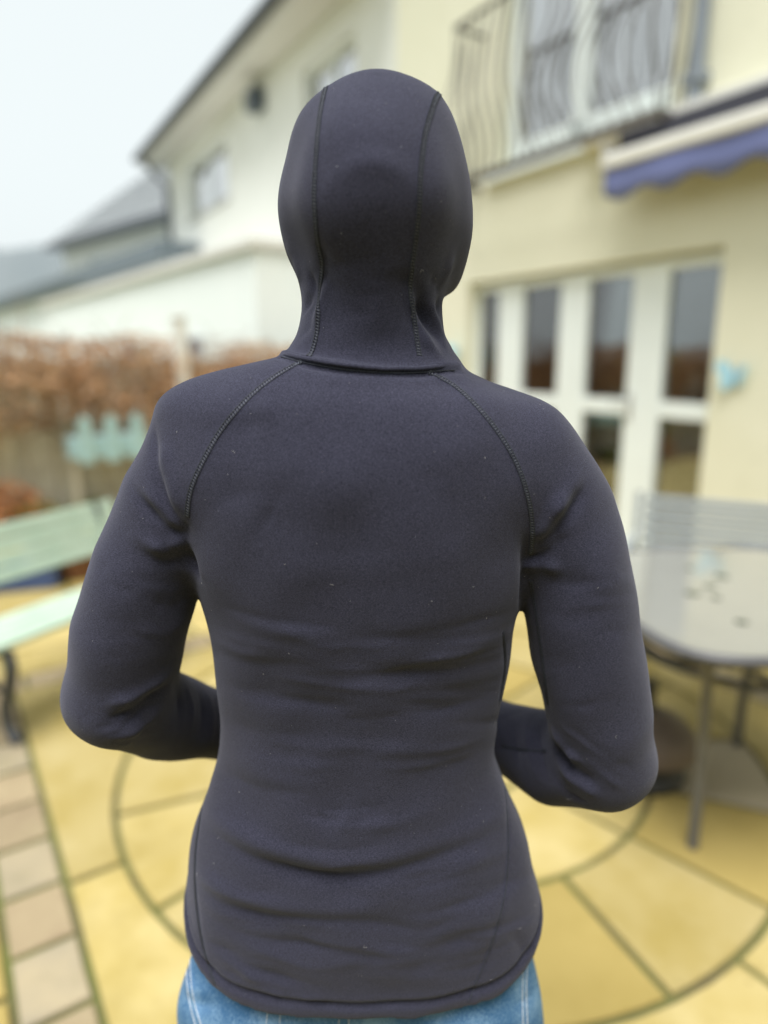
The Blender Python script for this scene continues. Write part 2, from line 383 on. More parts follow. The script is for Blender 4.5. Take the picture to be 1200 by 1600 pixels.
# upstairs opening
up = window(hA, WX0, WX1, WZ0, WZ1, .12, [((WX0+WX1)/2 - .05, .09)], [], .09, 'glassup', 'balcony_window', sill=False)
MB().box(WX0+.092, WX1-.092, .116, .186, WZ0+.092, WZ0+.22).build('bottom_panel', M['upvc'], up, bevel=.006)
cb = MB()
for i in range(44):
    x0 = WX0 + (WX1-WX0)*i/44; x1 = WX0 + (WX1-WX0)*(i+1)/44
    y0 = .235 + .02*math.sin(i*1.3); y1 = .235 + .02*math.sin((i+1)*1.3)
    cb.quad((x0,y0,WZ0),(x1,y1,WZ0),(x1,y1,WZ1),(x0,y0,WZ1))
cb.build('curtain', M['curtain'], hA, smooth=True)
MB().box(WX0-.1, WX1+.1, -.06, .0-.003, WZ0-.09, WZ0-.01).build('sill', M['upvc'], hA, bevel=.008)
# balcony of bellied iron bars
bal = empty('balcony', (0,0,0)); bal.parent = hA
BX0, BX1, BZ0, BZ1, BY = WX0-.24, WX1+.14, WZ0-.10, WZ0+1.12, -.30
MB().tube([(BX0,-.004,BZ1),(BX0,BY,BZ1),(BX1,BY,BZ1),(BX1,-.004,BZ1)], .02, 8).build('top_rail', M['iron'], bal, smooth='auto')
MB().tube([(BX0,-.004,BZ0),(BX0,BY,BZ0),(BX1,BY,BZ0),(BX1,-.004,BZ0)], .034, 8).build('bottom_rail', M['iron'], bal, smooth='auto')
nbar = 19
for i in range(nbar):
    x = BX0 + (BX1-BX0)*i/(nbar-1); pts = []
    for k in range(15):
        t = k/14; pts.append((x + .085*math.sin(2*math.pi*t)*(1 if i < nbar//2 else -1)*(0 if i in (0,nbar-1) else 1), BY - .11*math.sin(math.pi*min(1,t*1.25))**2, BZ0 + (BZ1-BZ0)*t))
    MB().tube(pts, .009, 6).build('bar', M['iron'], bal, smooth=True)
for sx in (BX0, BX1):
    for y in (-.08,-.16,-.24):
        MB().tube([(sx + (-.05 if sx == BX0 else .05)*math.sin(math.pi*k/12)**2, y, BZ0+(BZ1-BZ0)*k/12) for k in range(13)], .0075, 6).build('bar', M['iron'], bal, smooth=True)
# rainwater pipe beside the balcony window
px_, pz_ = hlocal(1085, 165, -.05)
pp = MB(); pp.tube([(px_,-.06,pz_),(px_,-.06,6.5)], .045, 12); dp = pp.build('downpipe', M['pipe'], hA, smooth='auto')
for z in (pz_+.15, pz_+1.25, pz_+2.4): MB().box(px_-.065,px_+.065,-.115,-.002,z-.03,z+.03).build('bracket', M['pipe'], dp, bevel=.006)
# roof of the cream house (above the picture)
MB().add([(XB,-.45,6.5),(9.3,-.45,6.5),(9.3,4.2,9.2),(XB,4.2,9.2),(XB,-.45,6.6),(9.3,-.45,6.6),(9.3,4.2,9.3),(XB,4.2,9.3)],[(0,3,2,1),(4,5,6,7),(0,1,5,4),(1,2,6,5),(2,3,7,6),(3,0,4,7)]).build('roof', M['rooftile'], hA)

# ---- white house next to it
hB = empty('house', (HP[0], HP[1], 0), HRZ, 'white rendered house with long dark eaves, left of the cream house', 'house')
XE = hlocal(267, 330, .06)[0]
def wrect(x0p, x1p, ytop, ybot, ly=.06):
    xa, _ = hlocal(x0p, (ytop+ybot)/2, ly); xb, _ = hlocal(x1p, (ytop+ybot)/2, ly)
    zc1 = hlocal((x0p+x1p)/2, ytop, ly)[1]; zc0 = hlocal((x0p+x1p)/2, ybot, ly)[1]
    return xa, xb, zc0, zc1
w1 = wrect(474, 556, 78, 196); w2 = wrect(292, 356, 232, 328); w3 = wrect(448, 466, 500, 540)
EZ = hlocal(345, 130, -.4)[1]
print('eave z', EZ, 'end x', XE, 'windows', w1, w2)
wall(hB, XE, XB-.002, -.05, EZ+.02, [w1, w2], M['whiter'], y=.06)
for ww in (w1, w2):
    window(hB, *ww, .16, [((ww[0]+ww[1])/2, .035)], [], .06, 'glassup', 'window')
    MB().box(ww[0], ww[1], .42, .45, ww[2], ww[3]).build('blind', M['curtain'], hB)
MB().box(XE-.001, XE+.25, .062, 7.0, -.05, EZ).build('gable_wall', M['whiter'], hB)
OV = -.42
MB().box(XE-.35, XB-.01, OV, .055, EZ+.03, EZ+.06).build('soffit', M['soffit'], hB)
MB().box(XE-.35, XB-.01, OV-.03, OV-.003, EZ-.0, EZ+.2).build('fascia', M['soffit'], hB)
gt = MB(); gt.tube([(XE-.4, OV-.10, EZ+.17),(XB-.01, OV-.10, EZ+.17)], .075, 10); gt.build('gutter', M['gutter'], hB, smooth='auto')
rb = MB().add([(XE-.4,OV-.03,EZ+.2),(XB-.01,OV-.03,EZ+.2),(XB-.01,4.4,EZ+2.9),(XE-.4,4.4,EZ+2.9),(XE-.4,OV-.03,EZ+.28),(XB-.01,OV-.03,EZ+.28),(XB-.01,4.4,EZ+2.98),(XE-.4,4.4,EZ+2.98)],[(0,3,2,1),(4,5,6,7),(0,1,5,4),(1,2,6,5),(2,3,7,6),(3,0,4,7)])
rb.build('roof', M['rooftile'], hB)
dpw = MB(); dpw.tube([(XE+.1,OV-.08,EZ+.1),(XE+.1,OV+.1,EZ-.15),(XE+.1,-.02,EZ-.4),(XE+.1,-.02,.0)], .05, 10); dpw.build('downpipe', M['gutter'], hB, smooth='auto')
lxp, lzp = hlocal(398, 160, -.05)
lm = MB(); lm.box(lxp-.16,lxp+.16,-.16,.055,lzp-.12,lzp+.14); lm.box(lxp-.05,lxp+.05,-.08,.05,lzp+.14,lzp+.24); lm.build('security_lamp', M['lampdark'], hB, bevel=.02)

# ---- low white side building in front of it, and the one with the dark roof edge
def lowhouse(x, y, dirv, length, depth, h, m, edge, edgem, label, over=.12, edge_d=.10):
    rz = math.atan2(dirv[1], dirv[0])
    # local x runs away along the visible wall, local -y... the visible side faces the camera
    o = empty('outbuilding', (x, y, 0), rz, label, 'outbuilding')
    b = MB(); b.box(0, length, -depth, 0, -.05, h); b.build('wall', m, o)
    e = MB(); e.box(-over, length+over, -depth-over, edge_d, h+.003, h+edge); e.build('roof_edge', edgem, o, bevel=.02)
    return o
o1 = lowhouse(-1.51, 8.3, (-.6,.8), 12.0, 4.2, 2.68, M['whitew'], .13, M['soffit'], 'long low white outbuilding with pale grey roof edge, behind the fence', .05, .08)
o2 = lowhouse(-4.17, 14.0, (-.628,.778), 19.0, 3.0, 3.28, M['whitew'], .36, M['fascia'], 'far low white outbuilding with thick dark slate roof edge', .3, .35)
for k in range(3):                                  # small windows low on the pale building
    xx = 1.6 + 3.1*k
    f = MB().box(xx, xx+.8, .0, .03, 1.35, 1.78).build('window', M['upvc'], o1); MB().box(xx+.06, xx+.74, .031, .036, 1.41, 1.72).build('pane', M['pipe'], f)

# ---- far house with a hipped slate roof
hC = empty('house', (-12.6, 26.6, 0), R(-43.6), 'distant white house with grey hipped slate roof, beyond the white house', 'house')
EV = 5.4; RZ_ = 8.9
wall(hC, .45, 11, -.05, EV, [(2.6, 3.9, 3.7, 4.9)], M['whiter'], y=.45)
MB().box(.45, 11, .702, 7, -.05, EV).build('wall', M['whiter'], hC)
window(hC, 2.6, 3.9, 3.7, 4.9, .53, [(3.25,.04)], [], .07, 'glassup', 'window')
MB().box(2.6, 3.9, .66, .69, 3.7, 4.9).build('blind', M['curtain'], hC)
MB().add([(0,0,EV),(11.5,0,EV),(11.5,7.4,EV),(0,7.4,EV),(4.2,3.7,RZ_),(9.,3.7,RZ_),(0,0,EV+.15),(11.5,0,EV+.15),(11.5,7.4,EV+.15),(0,7.4,EV+.15)],
  [(0,1,2,3),(6,7,5,4),(7,8,5),(8,9,4,5),(9,6,4),(0,6,7,1),(1,7,8,2),(2,8,9,3),(3,9,6,0)]).build('roof', M['rooftile'], hC)
MB().box(-.02,11.52,-.07,-.003,EV-.06,EV+.12).build('gutter', M['gutter'], hC)
for k in range(11):
    t0 = k/12; za = EV+.15 + (RZ_-EV-.15)*t0; ya = 3.7*t0
    MB().beam((4.2*t0+.1, ya, za+.03), (11.5-2.5*t0-.1, ya, za+.03), .05, .05).build('slate_course', M['rooftile'], hC)

# ================================================================== AWNING on the cream house
AY = -.26
ax0, az0 = hlocal(950, 262, AY)
aw = empty('awning', tuple(np.append(HP + HX*ax0 + HY*AY, az0)), HRZ, 'rolled-up awning with navy blue wavy valance and white bar, above the patio doors', 'awning')
AL = 4.2
MB().box(0, AL, -.055, .03, -.02, .075).build('front_bar', M['awnbar'], aw, bevel=.018)
MB().box(.04, AL, .034, -AY-.003, .06, .21).build('cassette', M['awndark'], aw, bevel=.01)
MB().box(-.35, AL, .09, -AY-.004, .213, .275).build('wall_plate', M['awnbar'], aw, bevel=.008)
vl = MB(); nv = 200
for i in range(nv+1):
    x = AL*i/nv; zb = -.205 + .026*math.cos(2*math.pi*x/.36+.6) ; y = -.03 + .006*math.sin(x*9)
    for z, dy in ((-.022,0),(-.12,.003),(zb,.004)): vl.v.append((x, y+dy, z))
for i in range(nv+1):
    x = AL*i/nv; zb = -.205 + .026*math.cos(2*math.pi*x/.36+.6); y = -.03 + .006*math.sin(x*9)
    for z, dy in ((-.022,.004),(-.12,.007),(zb,.008)): vl.v.append((x, y+dy, z))
o_ = 3*(nv+1)
for i in range(nv):
    for j in range(2):
        a = i*3+j; vl.f += [(a,a+3,a+4,a+1),(o_+a,o_+a+1,o_+a+4,o_+a+3)]
    vl.f.append((i*3+2,i*3+5,o_+i*3+5,o_+i*3+2))
vl.f.append((0,1,o_+1,o_+0)); vl.f.append((1,2,o_+2,o_+1))
vl.build('valance', M['awnblue'], aw, smooth=True)
MB().box(-.012,-.001,-.06,.2,-.03,.15).build('end_cap', M['awnbar'], aw, bevel=.004)

# pale blue butterfly on the wall
bx, bz = hlocal(1150, 588, -.02)
bf = empty('wall_ornament', tuple(np.append(HP + HX*bx - HY*.004, bz)), HRZ, 'pale blue butterfly ornament on the cream wall, right of the patio doors', 'ornament')
for s, sc, rot in ((-1,1.0,.25),(1,.72,.1)):
    P = [(0,.0),(.02,.035),(.06,.085),(.10,.095),(.115,.06),(.10,.02),(.07,0),(.085,-.03),(.075,-.07),(.045,-.085),(.015,-.045)]
    wv = MB(); V = []
    for x, z in P: V.append((s*x*sc, -.012 - .45*x*sc, z*sc*1.05))
    V2 = [(a, b-.005, c) for a, b, c in V]; n = len(P)
    wv.add(V+V2, [tuple(range(n)), tuple(range(n,2*n))[::-1]] + [(i,(i+1)%n,n+(i+1)%n,n+i) for i in range(n)])
    wv.build('wing', M['paleblue'], bf)
MB().tube([(0,-.012,-.08),(0,-.018,0),(0,-.012,.07)], [.004,.009,.005], 8).build('body', M['pipe'], bf, smooth=True)
# pale blue lamp left of the doors
lx_, lz_ = hlocal(704, 556, -.08)
lp = empty('wall_lamp', tuple(np.append(HP + HX*lx_ - HY*.004, lz_)), HRZ, 'small pale blue wall lamp on the cream wall, left of the patio doors', 'lamp')
MB().lathe([(.03,-.1),(.06,-.09),(.075,0),(.06,.09),(.02,.1)], (0,-.09,0), 16).build('shade', M['paleblue'], lp, smooth='auto')
MB().box(-.04,.04,-.03,-.0,-.05,.05).build('bracket', M['sill'], lp, bevel=.004)
# pale blue vase behind the right-hand pane
vx, vz = hlocal(1058, 612, .2)
vs = MB(); vs.lathe([(.05,0),(.075,.05),(.08,.12),(.05,.19),(.045,.22),(.06,.24)], (0,0,0), 18)
tb = empty('side_table', tuple(np.append(HP + HX*vx + HY*.5, 0)), HRZ, 'small dark side table indoors behind the right glass panel', 'table')
MB().box(-.2,.2,-.17,.17,vz-.12-.03,vz-.12).build('top', M['sofa'], tb, bevel=.005)
for a in (-.17,.17):
    for b in (-.14,.14): MB().box(a-.015,a+.015,b-.015,b+.015,.003,vz-.152).build('leg', M['sofa'], tb)
vo = vs.build('vase', M['paleblue'], smooth='auto'); vo.location = tuple(np.append(HP + HX*(vx) + HY*.42, vz-.119)); tag(vo, 'pale blue vase indoors behind the right glass panel', 'vase')
# brown sofa indoors
sf = empty('sofa', tuple(np.append(HP + HX*-1.25 + HY*1.5, 0)), HRZ, 'brown sofa indoors, seen through the patio doors', 'sofa')
MB().box(-.95,.95,-.4,.4,.05,.42).build('seat', M['sofa'], sf, bevel=.05)
MB().box(-.95,.95,.40,.6,.05,.95).build('backrest', M['sofa'], sf, bevel=.06)
for s in (-1,1): MB().box(s*1.06-.10,s*1.06+.10,-.4,.6,.003,.62).build('armrest', M['sofa'], sf, bevel=.05)

# ================================================================== FENCE and what grows on it
fz = empty('fence', (F0[0], F0[1], 0), math.atan2(FU[1], FU[0]), 'weathered grey board fence at the back of the patio', 'fence')
x = -3.4; i = 0
while x < 3.9:
    wd = random.uniform(.105, .125); dy = .012 if i % 2 else 0.
    MB().box(x, x+wd-.006, -.02+dy, .0+dy, .04, 1.44+random.uniform(-.02,.02)).build('board', M['board'], fz, bevel=.003)
    x += wd; i += 1
for z in (.4, 1.2): MB().box(-3.4, 3.9, .035, .075, z, z+.07).build('rail', M['board'], fz)
for x in (-2.4, -.62, 1.2, 3.0): MB().box(x, x+.1, -.125, -.025, -.02, 1.56).build('post', M['mossy'] if x < 0 else M['board'], fz, bevel=.006)
def leafmesh(b, c, sz, nrm_up=.3):
    d = Vector(RNG.normal(size=3)).normalized(); e = d.cross(Vector(RNG.normal(size=3))).normalized()
    c = Vector(c); n_ = d.cross(e)
    b.add([c - d*sz, c + e*sz*.45 + n_*sz*.15, c + d*sz, c - e*sz*.45 + n_*sz*.15], [(0,1,2,3)])
cl = empty('dry_climber', (F0[0], F0[1], 0), math.atan2(FU[1], FU[0]), 'mass of dried brown climbing plant hanging over the fence top', 'climber')
lf = MB(); tw = MB()
for i in range(24000):
    x = RNG.uniform(-3.5, 3.7)
    top = 1.61 + .04*math.sin(x*2.1) + .04*math.sin(x*5.3+1) ; bot = .70 + .10*math.sin(x*1.7+.5) + .07*math.sin(x*4.1)
    z = bot + (top-bot)*RNG.beta(1.5,1.15); th = .10 + .16*math.sin(math.pi*min(1,max(0,(z-bot)/(top-bot+.01))))
    y = -.03 - abs(RNG.normal()) * th if z < 1.46 else RNG.normal()*th*.8 - .05
    if math.sin(x*3.7+1.1)*math.sin(z*7+x*2) > .62 and RNG.random() < .75: continue
    leafmesh(lf, (x, y, z), RNG.uniform(.014,.036))
lf.build('foliage', M['dryleaf'], cl, kind='stuff')
for i in range(420):
    x = RNG.uniform(-3.5,3.7); z = RNG.uniform(.75,1.62); p = Vector((x, -.06-RNG.random()*.18, z)); d = Vector((RNG.normal(), RNG.normal()*.25, RNG.normal()*.5 + .25)).normalized(); pts = [p]
    for k in range(4): p = p + d*.1; d = (d + Vector(RNG.normal(size=3))*.25 + Vector((0,0,-.08))).normalized(); pts.append(p)
    tw.tube(pts, [.006,.005,.004,.003,.002], 4, cap=False)
tw.build('stems', M['twig'], cl, kind='stuff')
def fpt(s, n_, z=0): p = F0 + FU*s + FN*n_; return (p[0], p[1], z)
def fs(px, py, n_=0.):                  # along-fence position and height at a pixel
    r = ray(px, py); s = (F0 @ FN + n_) / (r[:2] @ FN); p = r[:2]*s; return (p-F0) @ FU, r[2]*s + CAM_H
s_, _ = fs(275, 540, .2); wp = empty('clothes_post', fpt(s_, .30), math.atan2(FU[1],FU[0]), 'white post standing up in front of the dry climber', 'post')
MB().box(-.05,.05,-.05,.05,-.02,1.80).build('shaft', M['whitepost'], wp, bevel=.008); MB().box(-.062,.062,-.062,.062,1.802,1.83).build('cap', M['whitepost'], wp, bevel=.006)
s0, z0 = fs(112, 722, .42); s1, _ = fs(236, 722, .42)
pk = empty('picket_planter', fpt((s0+s1)/2, .42, 0), math.atan2(FU[1],FU[0]), 'pale turquoise picket planter box in front of the fence', 'planter')
Lk = (s1-s0)*.97; zk = z0
MB().box(-Lk/2, Lk/2, -.02, .2, zk+.02, zk+.20).build('box', M['turq'], pk, bevel=.006)
for k in range(3):
    xk = -Lk/2 + Lk*(k+.5)/3
    MB().add([(xk-.055,-.05,zk-.02),(xk+.055,-.05,zk-.02),(xk+.055,-.05,zk+.34),(xk,-.05,zk+.40),(xk-.055,-.05,zk+.34),(xk-.055,-.025,zk-.02),(xk+.055,-.025,zk-.02),(xk+.055,-.025,zk+.34),(xk,-.025,zk+.40),(xk-.055,-.025,zk+.34)],
      [(4,3,2,1,0),(5,6,7,8,9)]+[(i,(i+1)%5,5+(i+1)%5,5+i) for i in range(5)]).build('picket', M['turq'], pk)
for xk in (-Lk/2+.03, Lk/2-.03): MB().box(xk-.02, xk+.02, .05, .09, -.02, zk).build('leg', M['board'], pk)
def shrub(name, loc, r, h, m, n, label, sz=.035):
    o = empty(name, loc, 0, label, 'plant'); f = MB(); t = MB()
    for i in range(n):
        a = RNG.random()*6.283; q = r*math.sqrt(RNG.random()); z = h*RNG.random()**.8*(1-.5*(q/r)**2)
        leafmesh(f, (q*math.cos(a), q*math.sin(a), z+.02), RNG.uniform(.6,1.2)*sz)
    for i in range(9):
        a = RNG.random()*6.283; t.tube([(0,0,0),(r*.3*math.cos(a),r*.3*math.sin(a),h*.5),(r*.7*math.cos(a),r*.7*math.sin(a),h*.85)], [.008,.006,.003], 5)
    f.build('foliage', m, o, kind='stuff'); t.build('stems', M['twig'], o); return o
for px, py, m, r, h, lb in ((8,790,'rustleaf',.34,.42,'rusty brown bedding plant at the fence foot, at the left edge'),(52,800,'greenleaf',.22,.20,'low yellow-green plant at the fence foot, beside the mossy post'),(140,805,'greenleaf',.2,.16,'small green tuft at the fence foot, below the turquoise planter')):
    s, _ = fs(px, py, .25); shrub('bedding_plant', fpt(s, .30, .02), r, h, M[m], 420, lb)

# ---- added conifer hedge out of view behind the camera: blocks low sky, reflects in doors
hg = empty('added_hedge', (-.5, -3.6, 0), R(0), 'tall dark green conifer hedge added out of view behind the camera to block low sky', 'hedge')
hf = MB(); hs_ = MB()
for i in range(26000):
    x = RNG.uniform(-7.5, 7.5); z = RNG.uniform(0., 3.3 + .12*math.sin(x*2.3)); sdf = RNG.choice([-1,1]); y = sdf*(.38 + .06*math.sin(x*5+z*3) + RNG.normal()*.05)
    if RNG.random() < .12: z = 3.25 + RNG.normal()*.06; y = RNG.uniform(-.4,.4)
    leafmesh(hf, (x, y, max(.02,z)), RNG.uniform(.06,.11))
hf.build('foliage', M['conifer'], hg, kind='stuff')
for i in range(15): hs_.tube([(-7+i, 0, -.05),(-7+i+.05, .03, 1.4),(-7+i, 0, 3.0)], [.06,.045,.02], 7)
hs_.build('trunks', M['twig'], hg)
hc_ = MB(); hc_.box(-7.4,7.4,-.28,.28,.05,3.1); hc_.build('inner_twigs', M['conifer'], hg)

# ---- things on the ground behind the mint bench
def gpt(px, py, z=0.):
    r = ray(px, py); s = (z-CAM_H)/r[2]; return (r[0]*s, r[1]*s, z)
def pot(px, py, r, h, m, label, name='plant_pot'):
    p = gpt(px, py); o = empty(name, p, 0, label, 'pot')
    MB().lathe([(r*.7,.001),(r*.95,h*.85),(r*1.08,h*.86),(r*1.08,h),(r*.95,h),(r*.9,h*.8)], (0,0,0), 24).build('body', m, o, smooth='auto')
    MB().lathe([(r*.90,h*.74),(r*.5,h*.77),(.01,h*.78)], (0,0,0), 20).build('soil', M['soil'], o, smooth=True); return o
tr = empty('planter_trough', gpt(20, 918), R(18), 'low navy blue trough on the paving behind the mint bench', 'trough')
MB().box(-.42,.28,-.11,.11,.002,.16).build('box', M['navy'], tr, bevel=.012); MB().box(-.44,.30,-.13,.13,.162,.185).build('rim', M['navy'], tr, bevel=.008)
pot(80, 908, .13, .26, M['blackpot'], 'black plant pot on the paving behind the mint bench')
pot(122, 900, .17, .27, M['brownpot'], 'brown plant pot beside the black pot, behind the mint bench')

# ================================================================== MINT SLATTED BENCH (left)
bu = np.array([.45,.893]); bv = np.array([-.893,.45])
mb = empty('garden_bench', (-1.39, 2.27, 0), math.atan2(bu[1], bu[0]), 'mint green slatted garden bench with dark cast iron ends', 'bench')
S0, S1 = -.14, .90
for k in range(4): MB().box(S0, S1, .002+.072*k, .066+.072*k, .395, .42).build('seat_slat', M['mint'], mb, bevel=.006)
for k in range(4):
    z = .535 + .058*k; y = .335 + .018*k
    MB().add([(S0,y,z),(S1,y,z),(S1,y+.016,z+.052),(S0,y+.016,z+.052),(S0,y+.022,z-.004),(S1,y+.022,z-.004),(S1,y+.038,z+.048),(S0,y+.038,z+.048)],[(0,1,2,3),(7,6,5,4),(0,4,5,1),(1,5,6,2),(2,6,7,3),(3,7,4,0)]).build('back_slat', M['mint'], mb, bevel=.005)
for s in (.03, .80):
    e = MB()
    e.tube([(s,.015,.375),(s,.0,.33),(s,.03,.24),(s,.075,.14),(s,.07,.06),(s,.03,.012)], [.02,.022,.024,.022,.020,.024], 8)
    e.tube([(s,.41,.76),(s,.372,.56),(s,.33,.42),(s,.31,.30),(s,.35,.14),(s,.40,.012)], [.016,.02,.022,.022,.02,.024], 8)
    e.tube([(s,.0,.375),(s,.16,.365),(s,.33,.38)], .019, 8)
    e.tube([(s,.06,.2),(s,.18,.25),(s,.32,.22)], .012, 8)
    e.build('end_frame', M['castiron'], mb, smooth='auto')

# ================================================================== GLASS TABLE (right)
TC = np.array([1.14, 2.03]); TZ = .72
tb = empty('patio_table', (TC[0], TC[1], 0), R(8), 'pale glass patio table with dark scalloped metal rim', 'table')
def tr_(th, hs): 
    c, s = abs(math.cos(th)), abs(math.sin(th)); nn = 4.2
    return hs * (c**nn + s**nn)**(-1/nn) * (1 + .012*math.cos(8*th))
rim = [(tr_(a,.475)*math.cos(a), tr_(a,.475)*math.sin(a), TZ-.012) for a in np.linspace(0,2*math.pi,97)[:-1]]
MB().tube(rim, .017, 8, closed=True).build('rim', M['tablerim'], tb, smooth=True)
MB().prism([(tr_(a,.466)*math.cos(a), tr_(a,.466)*math.sin(a)) for a in np.linspace(0,2*math.pi,97)[:-1]], TZ-.008, TZ).build('glass_top', M['tableglass'], tb, bevel=.002)
MB().tube([(.36*math.cos(a),.36*math.sin(a),.56) for a in np.linspace(0,2*math.pi,49)[:-1]], .011, 8, closed=True).build('brace_ring', M['tablerim'], tb, smooth=True)
for k in range(4):
    a = R(-135) + k*math.pi/2; c, s = math.cos(a), math.sin(a)
    MB().tube([(.47*c,.47*s,TZ-.03),(.41*c,.41*s,.56),(.365*c,.365*s,.3),(.345*c,.345*s,.004)], [.013,.015,.016,.017], 10).build('leg', M['tableleg'], tb, smooth='auto')
    a2 = a + .62; c2, s2 = math.cos(a2), math.sin(a2); a3 = a + 1.2
    MB().tube([(.43*math.cos(a+.45),.43*math.sin(a+.45),TZ-.028),(.40*math.cos(a+.5),.40*math.sin(a+.5),.66),(.36*math.cos(a+.62),.36*math.sin(a+.62),.58),(.25*math.cos(a+.8),.25*math.sin(a+.8),.50),(.08*math.cos(a+1.0),.08*math.sin(a+1.0),.47)], .014, 8).build('brace', M['tablerim'], tb, smooth='auto')
for i, (px, py, r) in enumerate(((1082,927,.023),(1127,900,.026),(1110,916,.019),(1119,934,.015),(1160,972,.019),(1078,888,.015))):
    p = gpt(px, py, TZ+.001); b = MB(); n = 11
    rr = [r*random.uniform(.85,1.15) for _ in range(n)]
    V = [(rr[k]*math.cos(6.283*k/n), rr[k]*math.sin(6.283*k/n), 0.) for k in range(n)] + [(.6*rr[k]*math.cos(6.283*k/n), .6*rr[k]*math.sin(6.283*k/n), .004) for k in range(n)]
    b.add(V, [tuple(range(n,2*n)), tuple(range(n))[::-1]] + [(k,(k+1)%n,n+(k+1)%n,n+k) for k in range(n)])
    o = b.build('fallen_leaf', M['debris'], smooth=True); o.location = p
    tag(o, ['dark round fallen leaf on the glass table, lower left of the cluster','largest dark fallen leaf on the glass table, farthest from the rim','dark fallen leaf in the middle of the cluster on the glass table','small dark fallen leaf just below the middle one on the glass table','dark fallen leaf alone near the rim on the right of the glass table','small dark leaf at the upper left of the glass table, nearest the grey bench'][i], 'leaf', 'dark leaves scattered on the glass table')
# parasol base under the table
pbp = gpt(1012, 1222)
pb = empty('parasol_base', (pbp[0], pbp[1]+.05, 0), 0, 'dark domed parasol base on the paving under the glass table', 'parasol base')
MB().lathe([(.13,.002),(.14,.03),(.115,.06),(.11,.11)], (0,0,0), 28).build('foot', M['basedk'], pb, smooth='auto')
MB().lathe([(.15,.112),(.175,.125),(.17,.16),(.13,.21),(.06,.245),(.03,.25)], (0,0,0), 28).build('dome', M['base'], pb, smooth='auto')
MB().tube([(0,0,.251),(0,0,.36)], .022, 12).build('socket', M['basedk'], pb, smooth='auto')

# ================================================================== GREY SLATTED BENCH (right, beyond the table)
gu = np.array([.894,-.447])
gb = empty('garden_bench', (1.20, 3.03, 0), math.atan2(gu[1], gu[0]), 'grey slatted metal garden bench beyond the glass table', 'bench')
for k in range(5):
    z = .58 + .05*k; y = .012*k
    MB().box(0, 1.35, y, y+.018, z, z+.040).build('back_slat', M['slatgrey'], gb, bevel=.005)
for k in range(6): MB().box(0, 1.35, -.40+.066*k, -.345+.066*k, .425, .445).build('seat_slat', M['slatgrey'], gb, bevel=.005)
for s in (-.03, 1.38):
    e = MB(); e.tube([(s,-.38,.004),(s,-.37,.43),(s,-.36,.62),(s,-.30,.65),(s,.03,.63)], .016, 8); e.tube([(s,.08,.004),(s,.0,.43),(s,.02,.6),(s,.075,.83)], .016, 8); e.tube([(s,-.37,.41),(s,.0,.41)], .014, 8)
    e.build('end_frame', M['slatgrey'], gb, smooth='auto')
# ================================================================== THE PERSON
def surface_nets(Fv, org, h):
    s = Fv < 0
    nx, ny, nz = Fv.shape
    acc = np.zeros((nx-1, ny-1, nz-1), np.int8)
    c = [s[i:nx-1+i, j:ny-1+j, k:nz-1+k] for i in (0,1) for j in (0,1) for k in (0,1)]
    for q in c: acc += q
    act = (acc > 0) & (acc < 8); idx = np.argwhere(act); n = len(idx)
    lut = np.full(act.shape, -1, np.int32); lut[act] = np.arange(n)
    corner = np.array([(i,j,k) for i in (0,1) for j in (0,1) for k in (0,1)])
    vals = np.stack([Fv[idx[:,0]+a, idx[:,1]+b, idx[:,2]+d] for a, b, d in corner], 1)
    P = np.zeros((n,3)); cnt = np.zeros(n)
    for a in range(8):
        for b in range(a+1, 8):
            if np.abs(corner[a]-corner[b]).sum() != 1: continue
            va, vb = vals[:,a], vals[:,b]; msk = (va < 0) != (vb < 0)
            t = np.where(msk, va/np.where(msk, va-vb, 1), 0)
            P += (msk[:,None]) * (corner[a] + t[:,None]*(corner[b]-corner[a])); cnt += msk
    V = (idx + P/cnt[:,None]) * h + org
    faces = []
    for ax in range(3):
        sl0 = [slice(None)]*3; sl1 = [slice(None)]*3; sl0[ax] = slice(0,-1); sl1[ax] = slice(1,None)
        a, b = s[tuple(sl0)], s[tuple(sl1)]
        e = np.argwhere(a != b); inside_first = a[e[:,0], e[:,1], e[:,2]]
        u, v = [(1,2),(2,0),(0,1)][ax]
        ok = (e[:,u] > 0) & (e[:,v] > 0) & (e[:,u] < act.shape[u]) & (e[:,v] < act.shape[v]); e = e[ok]; inside_first = inside_first[ok]
        def cell(du, dv):
            q = e.copy(); q[:,u] += du; q[:,v] += dv; return lut[q[:,0], q[:,1], q[:,2]]
        Q = np.stack([cell(-1,-1), cell(0,-1), cell(0,0), cell(-1,0)], 1)
        Q[~inside_first] = Q[~inside_first][:, ::-1]; faces.append(Q)
    return V, np.concatenate(faces)
def smooth_mesh(V, Fq, it=3, lam=.5, mu=None):
    E = np.unique(np.sort(np.concatenate([Fq[:,[0,1]],Fq[:,[1,2]],Fq[:,[2,3]],Fq[:,[3,0]]]),1), axis=0); n = len(V)
    deg = np.bincount(E.ravel(), minlength=n).astype(float)
    for k in range(it):
        for l in ((lam,) if mu is None else (lam, mu)):
            S = np.stack([np.bincount(E[:,0], V[E[:,1],i], n) + np.bincount(E[:,1], V[E[:,0],i], n) for i in range(3)], 1) / np.maximum(deg,1)[:,None]
            V = V + l*(S - V)
    return V
def vnormals(V, Fq):
    nn = np.cross(V[Fq[:,2]]-V[Fq[:,0]], V[Fq[:,3]]-V[Fq[:,1]]); N = np.zeros_like(V)
    for i in range(3):
        for k in range(4): N[:,i] += np.bincount(Fq[:,k], nn[:,i], len(V))
    return N / (np.linalg.norm(N, axis=1)[:,None] + 1e-12)
def smin(a, b, k): h = np.maximum(k - np.abs(a-b), 0)/k; return np.minimum(a, b) - h*h*k*.25
